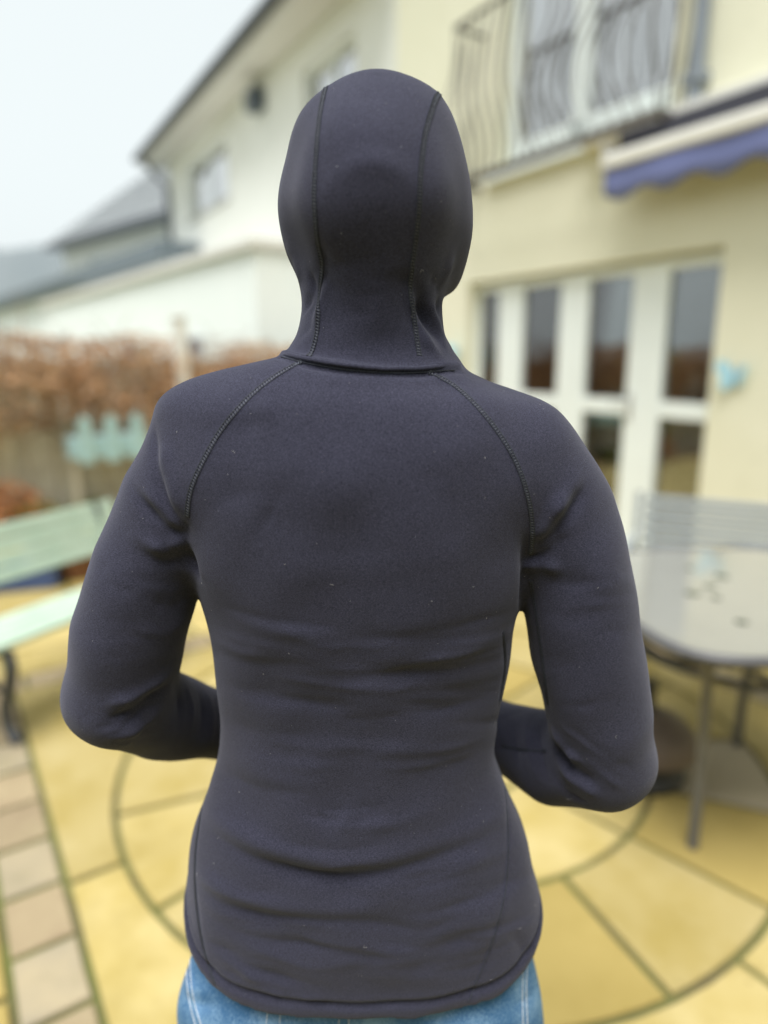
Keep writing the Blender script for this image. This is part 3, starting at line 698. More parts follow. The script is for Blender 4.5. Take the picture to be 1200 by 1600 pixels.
def spline(xs, ys, n=1500):              # smooth table through (xs, ys)
    xs = np.array(xs, float); ys = np.array(ys, float); o = np.argsort(xs); xs = xs[o]; ys = ys[o]
    m = np.gradient(ys, xs, axis=0)
    x = np.linspace(xs[0], xs[-1], n); i = np.clip(np.searchsorted(xs, x) - 1, 0, len(xs)-2)
    hh = xs[i+1]-xs[i]; t = (x-xs[i])/hh
    y = (2*t**3-3*t**2+1)*ys[i] + (t**3-2*t**2+t)*hh*m[i] + (-2*t**3+3*t**2)*ys[i+1] + (t**3-t**2)*hh*m[i+1]
    return x, y
class Loft:
    """rows: (py, xl, xr, Y of the outline, Y back, Y front, exponent)"""
    def __init__(s, rows, shrink=0.):
        z=[];cx=[];a=[];yb=[];yf=[];n=[];yc=[]
        for py, xl, xr, Y, b, f, e in rows:
            L, Rr = U(xl,py,Y), U(xr,py,Y); z.append((L[2]+Rr[2])/2); cx.append((L[0]+Rr[0])/2); a.append((Rr[0]-L[0])/2-shrink); yb.append(b+shrink); yf.append(f-shrink); n.append(e); yc.append(Y)
        s.z0, s.z1 = min(z), max(z); s.t = [spline(z, q)[1] for q in (cx, a, yb, yf, n, yc)]
    def __call__(s, X, Y, Z):
        i = np.clip(((Z-s.z0)/(s.z1-s.z0)*1499), 0, 1499).astype(np.int32)
        cx, a, yb, yf, n, yc = [q[i] for q in s.t]
        b = np.where(Y < yc, yc-yb, yf-yc); b = np.maximum(b,.004); a = np.maximum(a,.004)
        r = (np.abs((X-cx)/a)**n + np.abs((Y-yc)/b)**n)**(1/n)
        f = (r-1)*np.minimum(a,b)
        f = np.maximum(f, np.maximum(Z-s.z1, s.z0-Z))
        return f
def chain(X, Y, Z, nodes, k=None):       # round cones through the nodes (x, y, z, r)
    out = None
    for A, B in zip(nodes[:-1], nodes[1:]):
        a = np.array(A[:3]); ba = np.array(B[:3])-a; L2 = ba @ ba
        h = np.clip(((X-a[0])*ba[0]+(Y-a[1])*ba[1]+(Z-a[2])*ba[2])/L2, 0, 1)
        d = np.sqrt((X-a[0]-h*ba[0])**2+(Y-a[1]-h*ba[1])**2+(Z-a[2]-h*ba[2])**2) - (A[3]+h*(B[3]-A[3]))
        out = d if out is None else (smin(out, d, k) if k else np.minimum(out, d))
    return out
def ell(X, Y, Z, c, r): q = np.sqrt(((X-c[0])/r[0])**2+((Y-c[1])/r[1])**2+((Z-c[2])/r[2])**2); return (q-1)*min(r)
def grid(x0,x1,y0,y1,z0,z1,h):
    xs = np.arange(x0,x1,h,dtype=np.float32); ys = np.arange(y0,y1,h,dtype=np.float32); zs = np.arange(z0,z1,h,dtype=np.float32)
    return np.meshgrid(xs,ys,zs,indexing='ij')
def nd(px, py, Y, rpx): p = U(px,py,Y); return (p[0],p[1],p[2],pxm(rpx,px,py,Y))

YS = .64
TRUNK = [ # py, xl, xr, Y outline, back, front, exponent
 (548,468,690,.642,.592,.700,2.1),(562,428,708,.640,.580,.706,2.1),(574,376,720,.636,.573,.710,2.1),(586,342,744,.634,.567,.716,2.1),(600,312,770,.632,.560,.722,2.15),
 (622,288,816,.632,.551,.730,2.25),(660,294,842,.634,.541,.742,2.35),(720,288,848,.636,.531,.752,2.4),(790,286,842,.638,.530,.758,2.45),(850,296,832,.640,.531,.760,2.4),
 (900,310,822,.640,.534,.756,2.35),(950,328,806,.640,.538,.748,2.3),(1010,336,797,.640,.545,.736,2.3),(1070,343,785,.640,.550,.728,2.3),(1120,349,774,.640,.552,.724,2.3),
 (1165,345,771,.640,.553,.722,2.3),(1210,333,783,.640,.551,.722,2.3),(1270,311,809,.640,.548,.724,2.35),(1340,299,831,.640,.545,.726,2.4),(1420,293,840,.640,.547,.728,2.45),
 (1500,288,842,.640,.553,.730,2.5),(1600,284,846,.640,.560,.732,2.5),(1760,284,850,.640,.566,.734,2.5)]
HOOD = [
 (124,574,606,.660,.650,.670,2.0),(129,550,630,.660,.636,.690,2.0),(139,524,656,.660,.620,.708,2.05),(157,498,684,.660,.607,.726,2.1),(184,475,704,.660,.592,.742,2.15),(222,459,718,.660,.577,.752,2.2),
 (260,453,724,.660,.568,.758,2.2),(300,449,728,.660,.566,.762,2.2),(330,448,729,.660,.566,.764,2.2),(360,451,727,.660,.568,.764,2.2),(390,457,720,.659,.571,.762,2.15),(420,465,711,.657,.574,.756,2.1),
 (450,471,699,.654,.577,.742,2.1),(475,473,691,.650,.579,.724,2.1),(500,470,690,.647,.580,.712,2.1),(530,461,694,.644,.580,.706,2.1),(552,449,705,.642,.579,.706,2.05),(566,442,714,.641,.578,.706,2.05),(585,440,716,.640,.572,.706,2.05)]
ARML = [nd(342,700,.630,90), nd(274,785,.626,84), nd(233,880,.622,84), nd(203,985,.622,87), nd(186,1078,.628,79)]
FOREL = [nd(186,1084,.628,79), nd(252,1117,.680,68), nd(345,1134,.742,50), (-.118,.828,.995,.031)]
ARMR = [nd(822,735,.630,87), nd(870,800,.626,89), nd(896,900,.622,86), nd(916,1010,.622,86), nd(936,1110,.624,82), nd(944,1180,.628,74)]
FORER = [nd(944,1184,.628,74), nd(868,1184,.676,70), nd(785,1150,.742,51), (.068,.828,.995,.031)]
ARML_D = ARML; 
t_hood = Loft(HOOD); t_trunk = Loft(TRUNK)
def hemz(X, Y):                          # the shirt tail: lower at the back, a little lower on the right
    return .818 + .046*np.tanh((Y-.592)/.040) - .05*(X+.02)*.30

def f_top(X, Y, Z):
    tr = t_trunk(X,Y,Z)
    # shoulder blades and spine
    tr = tr + .004*np.exp(-((X+.022)/.028)**2)*np.exp(-((Z-1.22)/.13)**2)*(Y<.64)
    al = smin(chain(X,Y,Z,ARML), chain(X,Y,Z,FOREL), .014)
    ar = smin(chain(X,Y,Z,ARMR), chain(X,Y,Z,FORER), .014)
    kk = np.clip((Z-1.22)/.12, 0, 1)*.040 + .006
    body = smin(tr, np.minimum(al, ar), kk)
    hd = t_hood(X,Y,Z)
    bp = U(573,296,.57); hd = smin(hd, ell(X,Y,Z,(bp[0],.584,bp[2]-.004),(.046,.029,.042)), .03)      # tied hair under the hood
    # ears
    for px in (456, 720): e = U(px,345,.665); hd = smin(hd, ell(X,Y,Z,(e[0],.668,e[2]),(.007,.016,.024)), .02)
    hr_ = U(699,418,.70); hd = smin(hd, ell(X,Y,Z,(hr_[0],.705,hr_[2]),(.011,.034,.020)), .022)      # the hood's front edge at the right jaw
    f = smin(body, hd, .014)
    # face opening
    fc = U(588,318,.77); cav = ell(X,Y,Z,(fc[0]+.012,.790,fc[2]-.004),(.072,.075,.094))
    f = np.maximum(f, -cav)
    # cuffs end at the wrists
    for wv, dv in (((-.118,.828,.995),(.74,.62,-.1)),((.068,.828,.995),(-.74,.62,-.1))):
        q = (X-wv[0])*dv[0]+(Y-wv[1])*dv[1]+(Z-wv[2])*dv[2]
        near = ((X-wv[0])**2+(Y-wv[1])**2+(Z-wv[2])**2) < .07**2
        f = np.where(near, np.maximum(f, q-.006), f)
    return np.maximum(f, hemz(X,Y)-Z)
hG = .0030
X, Y, Z = grid(-.36,.33,.49,.90,.735,1.70,hG)
Ft = f_top(X,Y,Z)
V, Q = surface_nets(Ft, np.array([-.36,.49,.735]), hG); del X, Y, Z, Ft
V = smooth_mesh(V, Q, 10, .5, -.42)
V = smooth_mesh(V, Q, 6, .5)

# ---- folds of the cloth: lines read off the photograph, laid on the surface, pressed in or raised
CAMP = Vector((0,0,CAM_H))
def bvh(V, Q): return BVHTree.FromPolygons([Vector(p) for p in V], [tuple(int(i) for i in q) for q in Q])
def onsurf(tree, pts, step=.004):
    P = []
    for px, py in pts:
        h = tree.ray_cast(CAMP, Vector(ray(px,py)).normalized())
        if h[0] is not None and h[0].y < .8: P.append(np.array(h[0]))
    return np.array(P)
def dense(pts, n=14):                    # Catmull-Rom through pixel points
    p = np.array(pts, float)
    if len(p) < 3: return [tuple(p[0] + (p[1]-p[0])*t) for t in np.linspace(0,1,n)]
    q = np.vstack([2*p[0]-p[1], p, 2*p[-1]-p[-2]]); outp = []
    for i in range(1, len(q)-2):
        for t in np.linspace(0,1,n,endpoint=False):
            outp.append(tuple(.5*((2*q[i])+(-q[i-1]+q[i+1])*t+(2*q[i-1]-5*q[i]+4*q[i+1]-q[i+2])*t*t+(-q[i-1]+3*q[i]-3*q[i+1]+q[i+2])*t**3)))
    return outp + [tuple(p[-1])]
T0 = bvh(V, Q)
def press(V, N, P, amp, sig, taper=True):
    if len(P) < 2: return 0
    lo = P.min(0)-4*sig; hi = P.max(0)+4*sig
    m = np.where(((V>lo)&(V<hi)).all(1))[0]
    if not len(m): return 0
    best = np.full(len(m), 1e9); par = np.zeros(len(m)); n = len(P)-1
    for i in range(n):
        a = P[i]; ba = P[i+1]-a; d = V[m]-a; h = np.clip(d@ba/(ba@ba+1e-12),0,1); q = np.linalg.norm(d-h[:,None]*ba,axis=1)
        u = q < best; best[u] = q[u]; par[u] = (i+h[u])/n
    wgt = np.exp(-(best/sig)**2) if amp > 0 else np.exp(-(best/sig)**1.35)
    wgt *= 1 + .3*np.sin(par*RNG.uniform(5,14)+RNG.uniform(0,6.28))
    if taper: wgt *= np.sin(np.pi*np.clip(par*.94+.03,0,1))**.7
    D[m] += amp*wgt
FOLDS = [ # pixel line, height (m), half width (m)
 # left arm pit and sleeve
 ([(241,672),(244,728),(261,784),(290,826)], -.0042, .0055), ([(252,690),(258,735),(274,785),(291,815)], .0020, .008),
 ([(206,762),(252,815),(288,840)], -.0036, .006), ([(222,762),(258,800),(285,828)], .0020, .006),
 ([(212,838),(252,856),(288,846)], .0030, .0065), ([(220,862),(262,878),(300,866)], -.0020, .007),
 ([(292,815),(289,850),(300,885),(314,908)], -.0050, .0055),
 ([(238,940),(268,948),(300,935)], -.0010, .006), ([(215,985),(250,992),(290,975)], .0009, .007),
 # left elbow
 ([(160,1127),(202,1113),(255,1074)], -.0036, .0055), ([(165,1102),(210,1091),(259,1060)], .0030, .007), ([(156,1136),(199,1130),(236,1100)], -.0028, .0045),
 ([(160,1148),(205,1146),(246,1118)], .0022, .006), ([(248,1096),(230,1120),(226,1158)], -.0016, .006),
 ([(270,1066),(280,1100),(277,1160)], -.0012, .004), ([(290,1072),(300,1105),(298,1165)], .0011, .004), ([(308,1076),(316,1110),(314,1165)], -.0012, .004), ([(325,1082),(332,1115),(330,1165)], .0010, .004),
 # right arm pit and sleeve
 ([(902,752),(868,800),(838,846)], .0040, .0075), ([(912,764),(876,820),(834,862)], -.0042, .006), ([(884,838),(845,868),(822,880)], -.0030, .0055), ([(890,822),(850,852),(832,866)], .0016, .006),
 ([(880,895),(850,884),(826,886)], .0024, .006), ([(820,840),(822,885),(818,930),(816,948)], -.0045, .005), ([(824,889),(826,891)], .0022, .005),
 ([(850,905),(890,915),(930,905)], -.0010, .008),
 # right elbow
 ([(860,1138),(886,1173),(914,1192)], .0034, .006), ([(862,1160),(893,1198),(930,1224)], -.0034, .0055), ([(868,1186),(898,1219),(934,1242)], .0030, .006), ([(862,1205),(888,1236),(920,1254)], -.0022, .005),
 ([(838,1130),(846,1175),(858,1225)], -.0016, .005), ([(820,1125),(826,1170),(836,1215)], .0012, .005), ([(800,1120),(806,1165),(812,1200)], -.0010, .005),
 # waist
 ([(560,1052),(660,1052),(740,1040),(790,1028)], -.0020, .010), ([(580,1034),(680,1030),(786,1008)], .0014, .010),
 ([(345,1068),(400,1080),(470,1082)], -.0012, .010), ([(350,1130),(420,1150),(500,1152)], -.0010, .012), ([(620,1120),(700,1110),(772,1090)], -.0012, .010),
 ([(350,1185),(430,1215),(520,1222)], .0010, .012), ([(640,1205),(720,1190),(775,1165)], -.0012, .010),
 # seat of the shirt
 ([(330,1300),(365,1325),(410,1346),(485,1366),(560,1372),(635,1356),(700,1335),(790,1293)], -.0042, .010), ([(330,1282),(380,1308),(430,1328),(490,1344),(560,1350),(635,1336),(700,1314),(780,1276)], .0034, .011),
 ([(318,1395),(360,1418),(420,1436),(485,1441),(560,1441),(640,1455)], -.0032, .008), ([(320,1376),(370,1402),(430,1418),(500,1424),(580,1422)], .0022, .009),
 ([(330,1438),(380,1462),(440,1477),(530,1484),(600,1498)], -.0026, .007), ([(600,1475),(680,1482),(740,1468)], -.0016, .009),
 ([(345,1482),(390,1512),(450,1532),(520,1545)], -.0020, .007), ([(350,1498),(400,1528),(460,1548)], .0018, .006), ([(560,1520),(640,1528),(700,1520)], .0012, .010), ([(700,1420),(760,1400),(810,1370)], -.0018, .009),
 ([(538,1277),(546,1278)], .0022, .008), ([(560,1262),(600,1268)], -.0010, .008), ([(800,1455),(815,1490),(800,1530)], -.0016, .008),
 # back
 ([(412,600),(414,640),(408,690)], .0012, .010), ([(384,610),(390,650),(386,690)], -.0012, .012), ([(330,790),(390,770),(450,775)], -.0016, .018), ([(740,740),(690,745),(640,770)], -.0012, .02), ([(395,800),(440,830)], -.0010, .02),
 # hood
 ([(497,380),(505,412),(500,445),(484,492)], -.0030, .0065), ([(478,420),(484,452),(474,486)], -.0026, .006), ([(505,430),(498,470),(492,520)], .0022, .006), ([(515,400),(518,440),(512,490)], -.0012, .010),
 ([(642,448),(664,490),(692,545)], -.0062, .0075), ([(641,455),(652,495),(668,538),(690,564)], .0030, .005), ([(674,476),(684,505),(696,550)], .0022, .005), ([(690,460),(684,490),(690,525)], -.0024, .006), ([(632,420),(628,460),(636,510)], -.0012, .010),
 ([(540,520),(590,540),(640,528)], -.0014, .016), ([(500,312),(530,272),(575,254),(620,264),(650,298)], .0012, .009), ([(520,390),(580,405),(630,388)], -.0008, .02),
 ([(450,380),(462,410),(470,440)], .0016, .008), ([(712,395),(700,425),(688,455)], .0016, .008),
]
NECK = [(438,551),(462,557),(490,563),(540,571),(600,576),(650,576),(690,573),(716,572)]
SEAMS = {
 'hood_l': [(517,122),(509,136),(500,180),(495,230),(491,300),(493,350),(497,383),(503,412),(501,440),(497,480),(495,520),(487,550),(476,562)],
 'hood_r': [(692,143),(682,152),(672,180),(663,215),(657,270),(655,320),(650,370),(645,410),(641,450),(645,480),(650,520),(657,566)],
 'rag_l': [(474,563),(430,588),(390,620),(350,665),(320,715),(298,765),(291,812)],
 'rag_r': [(668,580),(710,603),(750,640),(785,685),(810,730),(827,785),(832,835),(828,872)],
 'sleeve_r': [(829,905),(838,960),(849,1040),(856,1105)],
 'fore_r': [(783,1165),(814,1171),(858,1174)],
 'side_l': [(316,1262),(306,1330),(306,1400),(316,1470),(330,1520),(341,1548)],
 'side_r': [(789,1230),(794,1320),(788,1400),(768,1475),(742,1540),(724,1586)],
 'flank_r': [(786,985),(789,1040),(780,1100)],
}
D = np.zeros(len(V)); N = vnormals(V, Q)
for pts, a, s in FOLDS: press(V, N, onsurf(T0, dense(pts)), a*1.45, s*1.05)
# RANDOM creases: many slight ones across waist, seat, sleeves and nape, as thick knit makes when it bends
def wr(n, x0, x1, y0, y1, ln, slope, amp, sg, sag=0.):
    for i in range(n):
        x = RNG.uniform(x0,x1); y = RNG.uniform(y0,y1); l = RNG.uniform(.5,1.)*ln; m_ = slope(x,y)+RNG.normal()*.05
        pts = [(x+(t-.5)*l, y+(t-.5)*l*m_ + sag*(1-(2*t-1)**2)*l*.1 + RNG.normal()*1.5) for t in (0,.25,.5,.75,1.)]
        press(V, N, onsurf(T0, dense(pts,6)), RNG.choice([-1,-1,1])*RNG.uniform(.5,1.)*amp*1.15, RNG.uniform(.7,1.2)*sg)
wr(34, 350, 770, 960, 1230, 190, lambda x,y: (565-x)/900, .0012, .0055, .4)
wr(34, 330, 800, 1240, 1560, 210, lambda x,y: (565-x)/700, .0014, .0055, .8)
wr(14, 330, 800, 660, 950, 200, lambda x,y: 0, .0005, .014)
wr(14, 150, 290, 850, 1050, 80, lambda x,y: .12, .0008, .005)
wr(14, 850, 990, 880, 1120, 90, lambda x,y: -.1, .0008, .005)
wr(10, 130, 250, 1080, 1160, 80, lambda x,y: -.5, .0011, .004)
wr(10, 880, 1000, 1140, 1240, 80, lambda x,y: .7, .0011, .004)
wr(12, 510, 640, 400, 545, 90, lambda x,y: 0., .0008, .007, .6)
wr(6, 470, 500, 400, 540, 50, lambda x,y: -1.2, .0010, .004)
wr(6, 655, 690, 440, 555, 50, lambda x,y: 1.3, .0012, .004)
press(V, N, onsurf(T0, dense(NECK)), .0034, .0032, False)
press(V, N, onsurf(T0, dense([(x,y+9) for x,y in NECK])), -.0030, .0030, False)
for k, pts in SEAMS.items(): press(V, N, onsurf(T0, dense(pts)), .0005 if k[:4] in ('hood','rag_') else -.0009, .0032, False)
# hem band: a doubled edge and a groove above it
hz = V[:,2] - hemz(V[:,0], V[:,1])
D += np.where(N[:,2] > -.6, .0022*np.exp(-((hz-.010)/.010)**4) - .0034*np.exp(-((hz-.0235)/.0034)**2) + .0010*np.exp(-((hz-.031)/.004)**2), 0)
# slow unevenness of thick knit
ph = RNG.uniform(0,6.28,(14,)); kv = RNG.normal(size=(14,3)); kv /= np.linalg.norm(kv,axis=1)[:,None]
for i in range(14): D += .00035*np.sin((V @ (kv[i]*RNG.uniform(40,110))) + ph[i])
V = V + N*D[:,None]
V = smooth_mesh(V, Q, 1, .4)

def mesh_from(name, V, Q, m, parent, base, smooth=True):
    me = bpy.data.meshes.new(name); V = V - np.array(base)
    me.vertices.add(len(V)); me.vertices.foreach_set('co', V.astype(np.float32).ravel())
    me.loops.add(Q.size); me.loops.foreach_set('vertex_index', Q.astype(np.int32).ravel())
    me.polygons.add(len(Q)); me.polygons.foreach_set('loop_start', np.arange(0,Q.size,4,dtype=np.int32)); me.polygons.foreach_set('loop_total', np.full(len(Q),4,np.int32))
    me.update(calc_edges=True); me.validate()
    if smooth: me.polygons.foreach_set('use_smooth', np.ones(len(Q),bool))
    me.materials.append(m)
    o = bpy.data.objects.new(name, me); COL.objects.link(o); o.parent = parent; return o

# ---- cloth materials
def fabric_mat():
    m = bpy.data.materials.new('fleece_knit'); m.use_nodes = True; t = m.node_tree; Nn = t.nodes; L = t.links; b = Nn['Principled BSDF']
    tc = Nn.new('ShaderNodeTexCoord')
    mp = Nn.new('ShaderNodeMapping'); mp.inputs['Scale'].default_value = (1.0, 1.0, 2.4); L.new(tc.outputs['Object'], mp.inputs['Vector'])
    n1 = Nn.new('ShaderNodeTexNoise'); n1.inputs['Scale'].default_value = 760; n1.inputs['Detail'].default_value = 3; n1.inputs['Roughness'].default_value = .75; L.new(mp.outputs[0], n1.inputs['Vector'])
    n2 = Nn.new('ShaderNodeTexNoise'); n2.inputs['Scale'].default_value = 9; n2.inputs['Detail'].default_value = 3; L.new(tc.outputs['Object'], n2.inputs['Vector'])
    rp = Nn.new('ShaderNodeValToRGB'); e = rp.color_ramp.elements; e[0].position = .38; e[1].position = .66
    e[0].color = (.0165,.0168,.0275,1); e[1].color = (.054,.0540,.084,1); L.new(n1.outputs['Fac'], rp.inputs[0])
    mr = Nn.new('ShaderNodeMapRange'); mr.inputs[3].default_value = .9; mr.inputs[4].default_value = 1.1; L.new(n2.outputs['Fac'], mr.inputs[0])
    h = Nn.new('ShaderNodeHueSaturation'); L.new(rp.outputs[0], h.inputs['Color']); L.new(mr.outputs[0], h.inputs['Value'])
    L.new(h.outputs[0], b.inputs['Base Color'])
    b.inputs['Roughness'].default_value = .95; b.inputs['Specular IOR Level'].default_value = .12
    b.inputs['Sheen Weight'].default_value = .16; b.inputs['Sheen Roughness'].default_value = .5; b.inputs['Sheen Tint'].default_value = (.80,.82,1.0,1)
    bp = Nn.new('ShaderNodeBump'); bp.inputs['Strength'].default_value = .5; bp.inputs['Distance'].default_value = .0008; L.new(n1.outputs['Fac'], bp.inputs['Height'])
    L.new(bp.outputs[0], b.inputs['Normal']); return m
def denim_mat():
    m = bpy.data.materials.new('denim'); m.use_nodes = True; t = m.node_tree; Nn = t.nodes; L = t.links; b = Nn['Principled BSDF']
    tc = Nn.new('ShaderNodeTexCoord')
    mp = Nn.new('ShaderNodeMapping'); mp.inputs['Rotation'].default_value = (0,R(28),0); mp.inputs['Scale'].default_value = (1,1,.25); L.new(tc.outputs['Object'], mp.inputs['Vector'])
    n1 = Nn.new('ShaderNodeTexNoise'); n1.inputs['Scale'].default_value = 900; n1.inputs['Detail'].default_value = 2; L.new(mp.outputs[0], n1.inputs['Vector'])
    n2 = Nn.new('ShaderNodeTexNoise'); n2.inputs['Scale'].default_value = 26; n2.inputs['Detail'].default_value = 5; L.new(tc.outputs['Object'], n2.inputs['Vector'])
    ad = Nn.new('ShaderNodeMix'); ad.inputs[0].default_value = .5; L.new(n1.outputs['Fac'], ad.inputs[2]); L.new(n2.outputs['Fac'], ad.inputs[3])
    rp = Nn.new('ShaderNodeValToRGB'); e = rp.color_ramp.elements; e[0].position = .42; e[1].position = .60
    e[0].color = (.055,.15,.31,1); e[1].color = (.19,.33,.50,1); L.new(ad.outputs[0], rp.inputs[0]); L.new(rp.outputs[0], b.inputs['Base Color'])
    b.inputs['Roughness'].default_value = .9; b.inputs['Specular IOR Level'].default_value = .15
    bp = Nn.new('ShaderNodeBump'); bp.inputs['Strength'].default_value = .5; bp.inputs['Distance'].default_value = .0008; L.new(n1.outputs['Fac'], bp.inputs['Height']); L.new(bp.outputs[0], b.inputs['Normal']); return m
M['fleece'] = fabric_mat(); M['denim'] = denim_mat()
M['stitch'] = mat('seam_thread', (.030,.034,.045), .8, var=.4, vscale=700)
M['stitch2'] = mat('overlock_thread', (.085,.092,.115), .8, var=.5, vscale=500)
M['jstitch'] = mat('jeans_thread', (.55,.60,.66), .8, var=.3, vscale=300)
M['lint'] = mat('lint', (.26,.25,.26), .9, island=.4)
M['skin'] = mat('skin', (.62,.40,.30), .5, var=.06, vscale=30)
M['hair'] = mat('hair', (.09,.055,.03), .5, var=.3, vscale=200)
M['eyew'] = mat('eye_white', (.75,.73,.70), .2); M['iris'] = mat('iris', (.05,.07,.08), .1)
M['lips'] = mat('lips', (.45,.18,.15), .4)
M['shoe'] = mat('shoe_leather', (.05,.05,.055), .5, var=.2); M['sole'] = mat('rubber_sole', (.6,.59,.56), .7)

BASE = (-.02, .64, 0.)
# ---- body: one continuous skin from head to feet
HAND_L = [(-.118,.828,.995),(-.072,.868,.985)]; HAND_R = [(.068,.828,.995),(.024,.872,1.000)]
def f_body(X, Y, Z):
    hc = U(588,300,.66)
    sk = ell(X,Y,Z,(hc[0]+.002,.668,hc[2]-.004),(.070,.082,.090))
    jaw = ell(X,Y,Z,(hc[0]+.004,.690,hc[2]-.055),(.056,.066,.062)); f = smin(sk, jaw, .04)
    fx = hc[0]+.008
    f = smin(f, chain(X,Y,Z,[(fx,.752,hc[2]+.006,.009),(fx,.768,hc[2]-.030,.0125)]), .012)                 # nose
    f = smin(f, ell(X,Y,Z,(fx,.743,hc[2]-.092),(.022,.018,.016)), .02)                                     # chin
    f = smin(f, chain(X,Y,Z,[(fx-.018,.749,hc[2]-.061,.006),(fx,.755,hc[2]-.058,.008),(fx+.018,.749,hc[2]-.061,.006)]), .007)   # lips
    for s in (-1,1):
        f = np.maximum(f, -ell(X,Y,Z,(fx+s*.031,.757,hc[2]-.001),(.018,.014,.011)))                       # eye sockets
        f = smin(f, chain(X,Y,Z,[(fx+s*.014,.748,hc[2]+.018,.007),(fx+s*.045,.736,hc[2]+.018,.006)]), .012) # brows
        f = smin(f, ell(X,Y,Z,(hc[0]+s*.077,.662,hc[2]-.012),(.009,.016,.028)), .008)                      # ears
    f = smin(f, chain(X,Y,Z,[(-.005,.668,1.53,.044),(-.012,.655,1.40,.046)]), .03)                         # neck
    tr = np.maximum(t_body(X,Y,Z), .79-Z)
    al = smin(chain(X,Y,Z,[(a[0],a[1],a[2],a[3]-.012) for a in ARML],.02), chain(X,Y,Z,[(a[0],a[1],a[2],a[3]-.010) for a in FOREL],.02), .02)
    ar = smin(chain(X,Y,Z,[(a[0],a[1],a[2],a[3]-.012) for a in ARMR],.02), chain(X,Y,Z,[(a[0],a[1],a[2],a[3]-.010) for a in FORER],.02), .02)
    f = smin(f, smin(tr, np.minimum(al, ar), .02), .03)
    for s in (-1,1):
        f = smin(f, chain(X,Y,Z,[(-.025+s*.085,.655,.80,.060),(-.025+s*.092,.648,.46,.044),(-.025+s*.092,.640,.30,.042),(-.025+s*.092,.625,.085,.034),(-.025+s*.095,.665,.045,.030),(-.025+s*.10,.770,.036,.026)],.02), .02)
    # hands, the left lying over the right, fingers apart and curled
    for (wr, kn), sg, dz in ((HAND_L,1,0.),(HAND_R,-1,.0)):
        wr = np.array(wr); kn = np.array(kn); d = kn-wr; d /= np.linalg.norm(d); upv = np.array([0,.25,.97]); sd_ = np.cross(d, upv)*1.0; sd_ /= np.linalg.norm(sd_); lat = np.cross(sd_, d)
        palm = None
        for j in range(4):
            o = (j-1.5)*.0185; k0 = wr + d*.018 + lat*o*.6; k1 = wr + d*.078 + lat*o
            q = chain(X,Y,Z,[(*k0,.0135),(*k1,.0115)]); palm = q if palm is None else smin(palm, q, .012)
            ln = (.030,.036,.034,.027)[::-1][j]; bend = np.array([0,.0,0]) + (-sg)*0
            c1 = k1 + d*ln + np.array([0,-.006,-.004]); c2 = c1 + d*ln*.45 + np.array([0,-.018,-.006]); c3 = c2 + d*ln*.05 + np.array([0,-.018,-.004])
            palm = np.minimum(palm, chain(X,Y,Z,[(*k1,.0095),(*c1,.0085),(*c2,.0078),(*c3,.0068)]))
        th0 = wr + d*.026 + lat*.026; th1 = th0 + d*.030 + lat*.022 - sd_*.004; th2 = th1 + d*.028 + lat*.004
        palm = smin(palm, chain(X,Y,Z,[(*(wr+d*.01),.016),(*th0,.013),(*th1,.0105),(*th2,.0085)]), .008)
        f = smin(f, palm, .008)
    return f
t_body = Loft(TRUNK, .030)
hB_ = .005
X, Y, Z = grid(-.34,.31,.52,.93,-.0,1.70,hB_)
Fb = f_body(X,Y,Z); Vb, Qb = surface_nets(Fb, np.array([-.34,.52,.0]), hB_); del X, Y, Z, Fb
Vb = smooth_mesh(Vb, Qb, 2, .5, -.45)
person = mesh_from('person', Vb, Qb, M['skin'], None, BASE); person.location = BASE
tag(person, 'person seen from behind in dark hooded fleece top and blue jeans, arms bent', 'person')
hc = U(588,300,.66); fx = hc[0]+.008
def off(p): return (p[0]-BASE[0], p[1]-BASE[1], p[2]-BASE[2])
for s in (-1,1):
    e = off((fx+s*.031,.7425,hc[2]-.001)); b = MB()
    b.lathe([(.0115*math.sin(a)+1e-4, -.0115*math.cos(a)) for a in np.linspace(0,math.pi,11)], e, 16); eo = b.build('eye', M['eyew'], person, smooth=True)
    b = MB(); b.lathe([(.0001,-.0),(.0052,.0),(.0048,.0012),(.0001,.0016)], (0,0,0), 14); io = b.build('iris', M['iris'], eo, smooth=True); io.rotation_euler = (R(-90),0,0); io.location = (e[0],e[1]+.0108,e[2])
lp_ = MB(); lp_.tube([off((fx-.019,.7515,hc[2]-.0605)),off((fx-.008,.7605,hc[2]-.0575)),off((fx,.7625,hc[2]-.0585)),off((fx+.008,.7605,hc[2]-.0575)),off((fx+.019,.7515,hc[2]-.0605))],[.002,.0042,.0045,.0042,.002],8); lp_.build('lips', M['lips'], person, smooth=True)
# hair: under the hood, a fringe at the forehead
hr = MB()
for i in range(60):
    x = fx - .045 + .09*i/59; hr.tube([off((x,.726-9*(x-fx)**2,hc[2]+.060)),off((x+.004,.739-10*(x-fx)**2,hc[2]+.046)),off((x+.010,.747-11*(x-fx)**2,hc[2]+.030+.005*math.sin(i*1.7)))],[.0022,.002,.0008],5)
hr.build('hair', M['hair'], person, smooth=True)

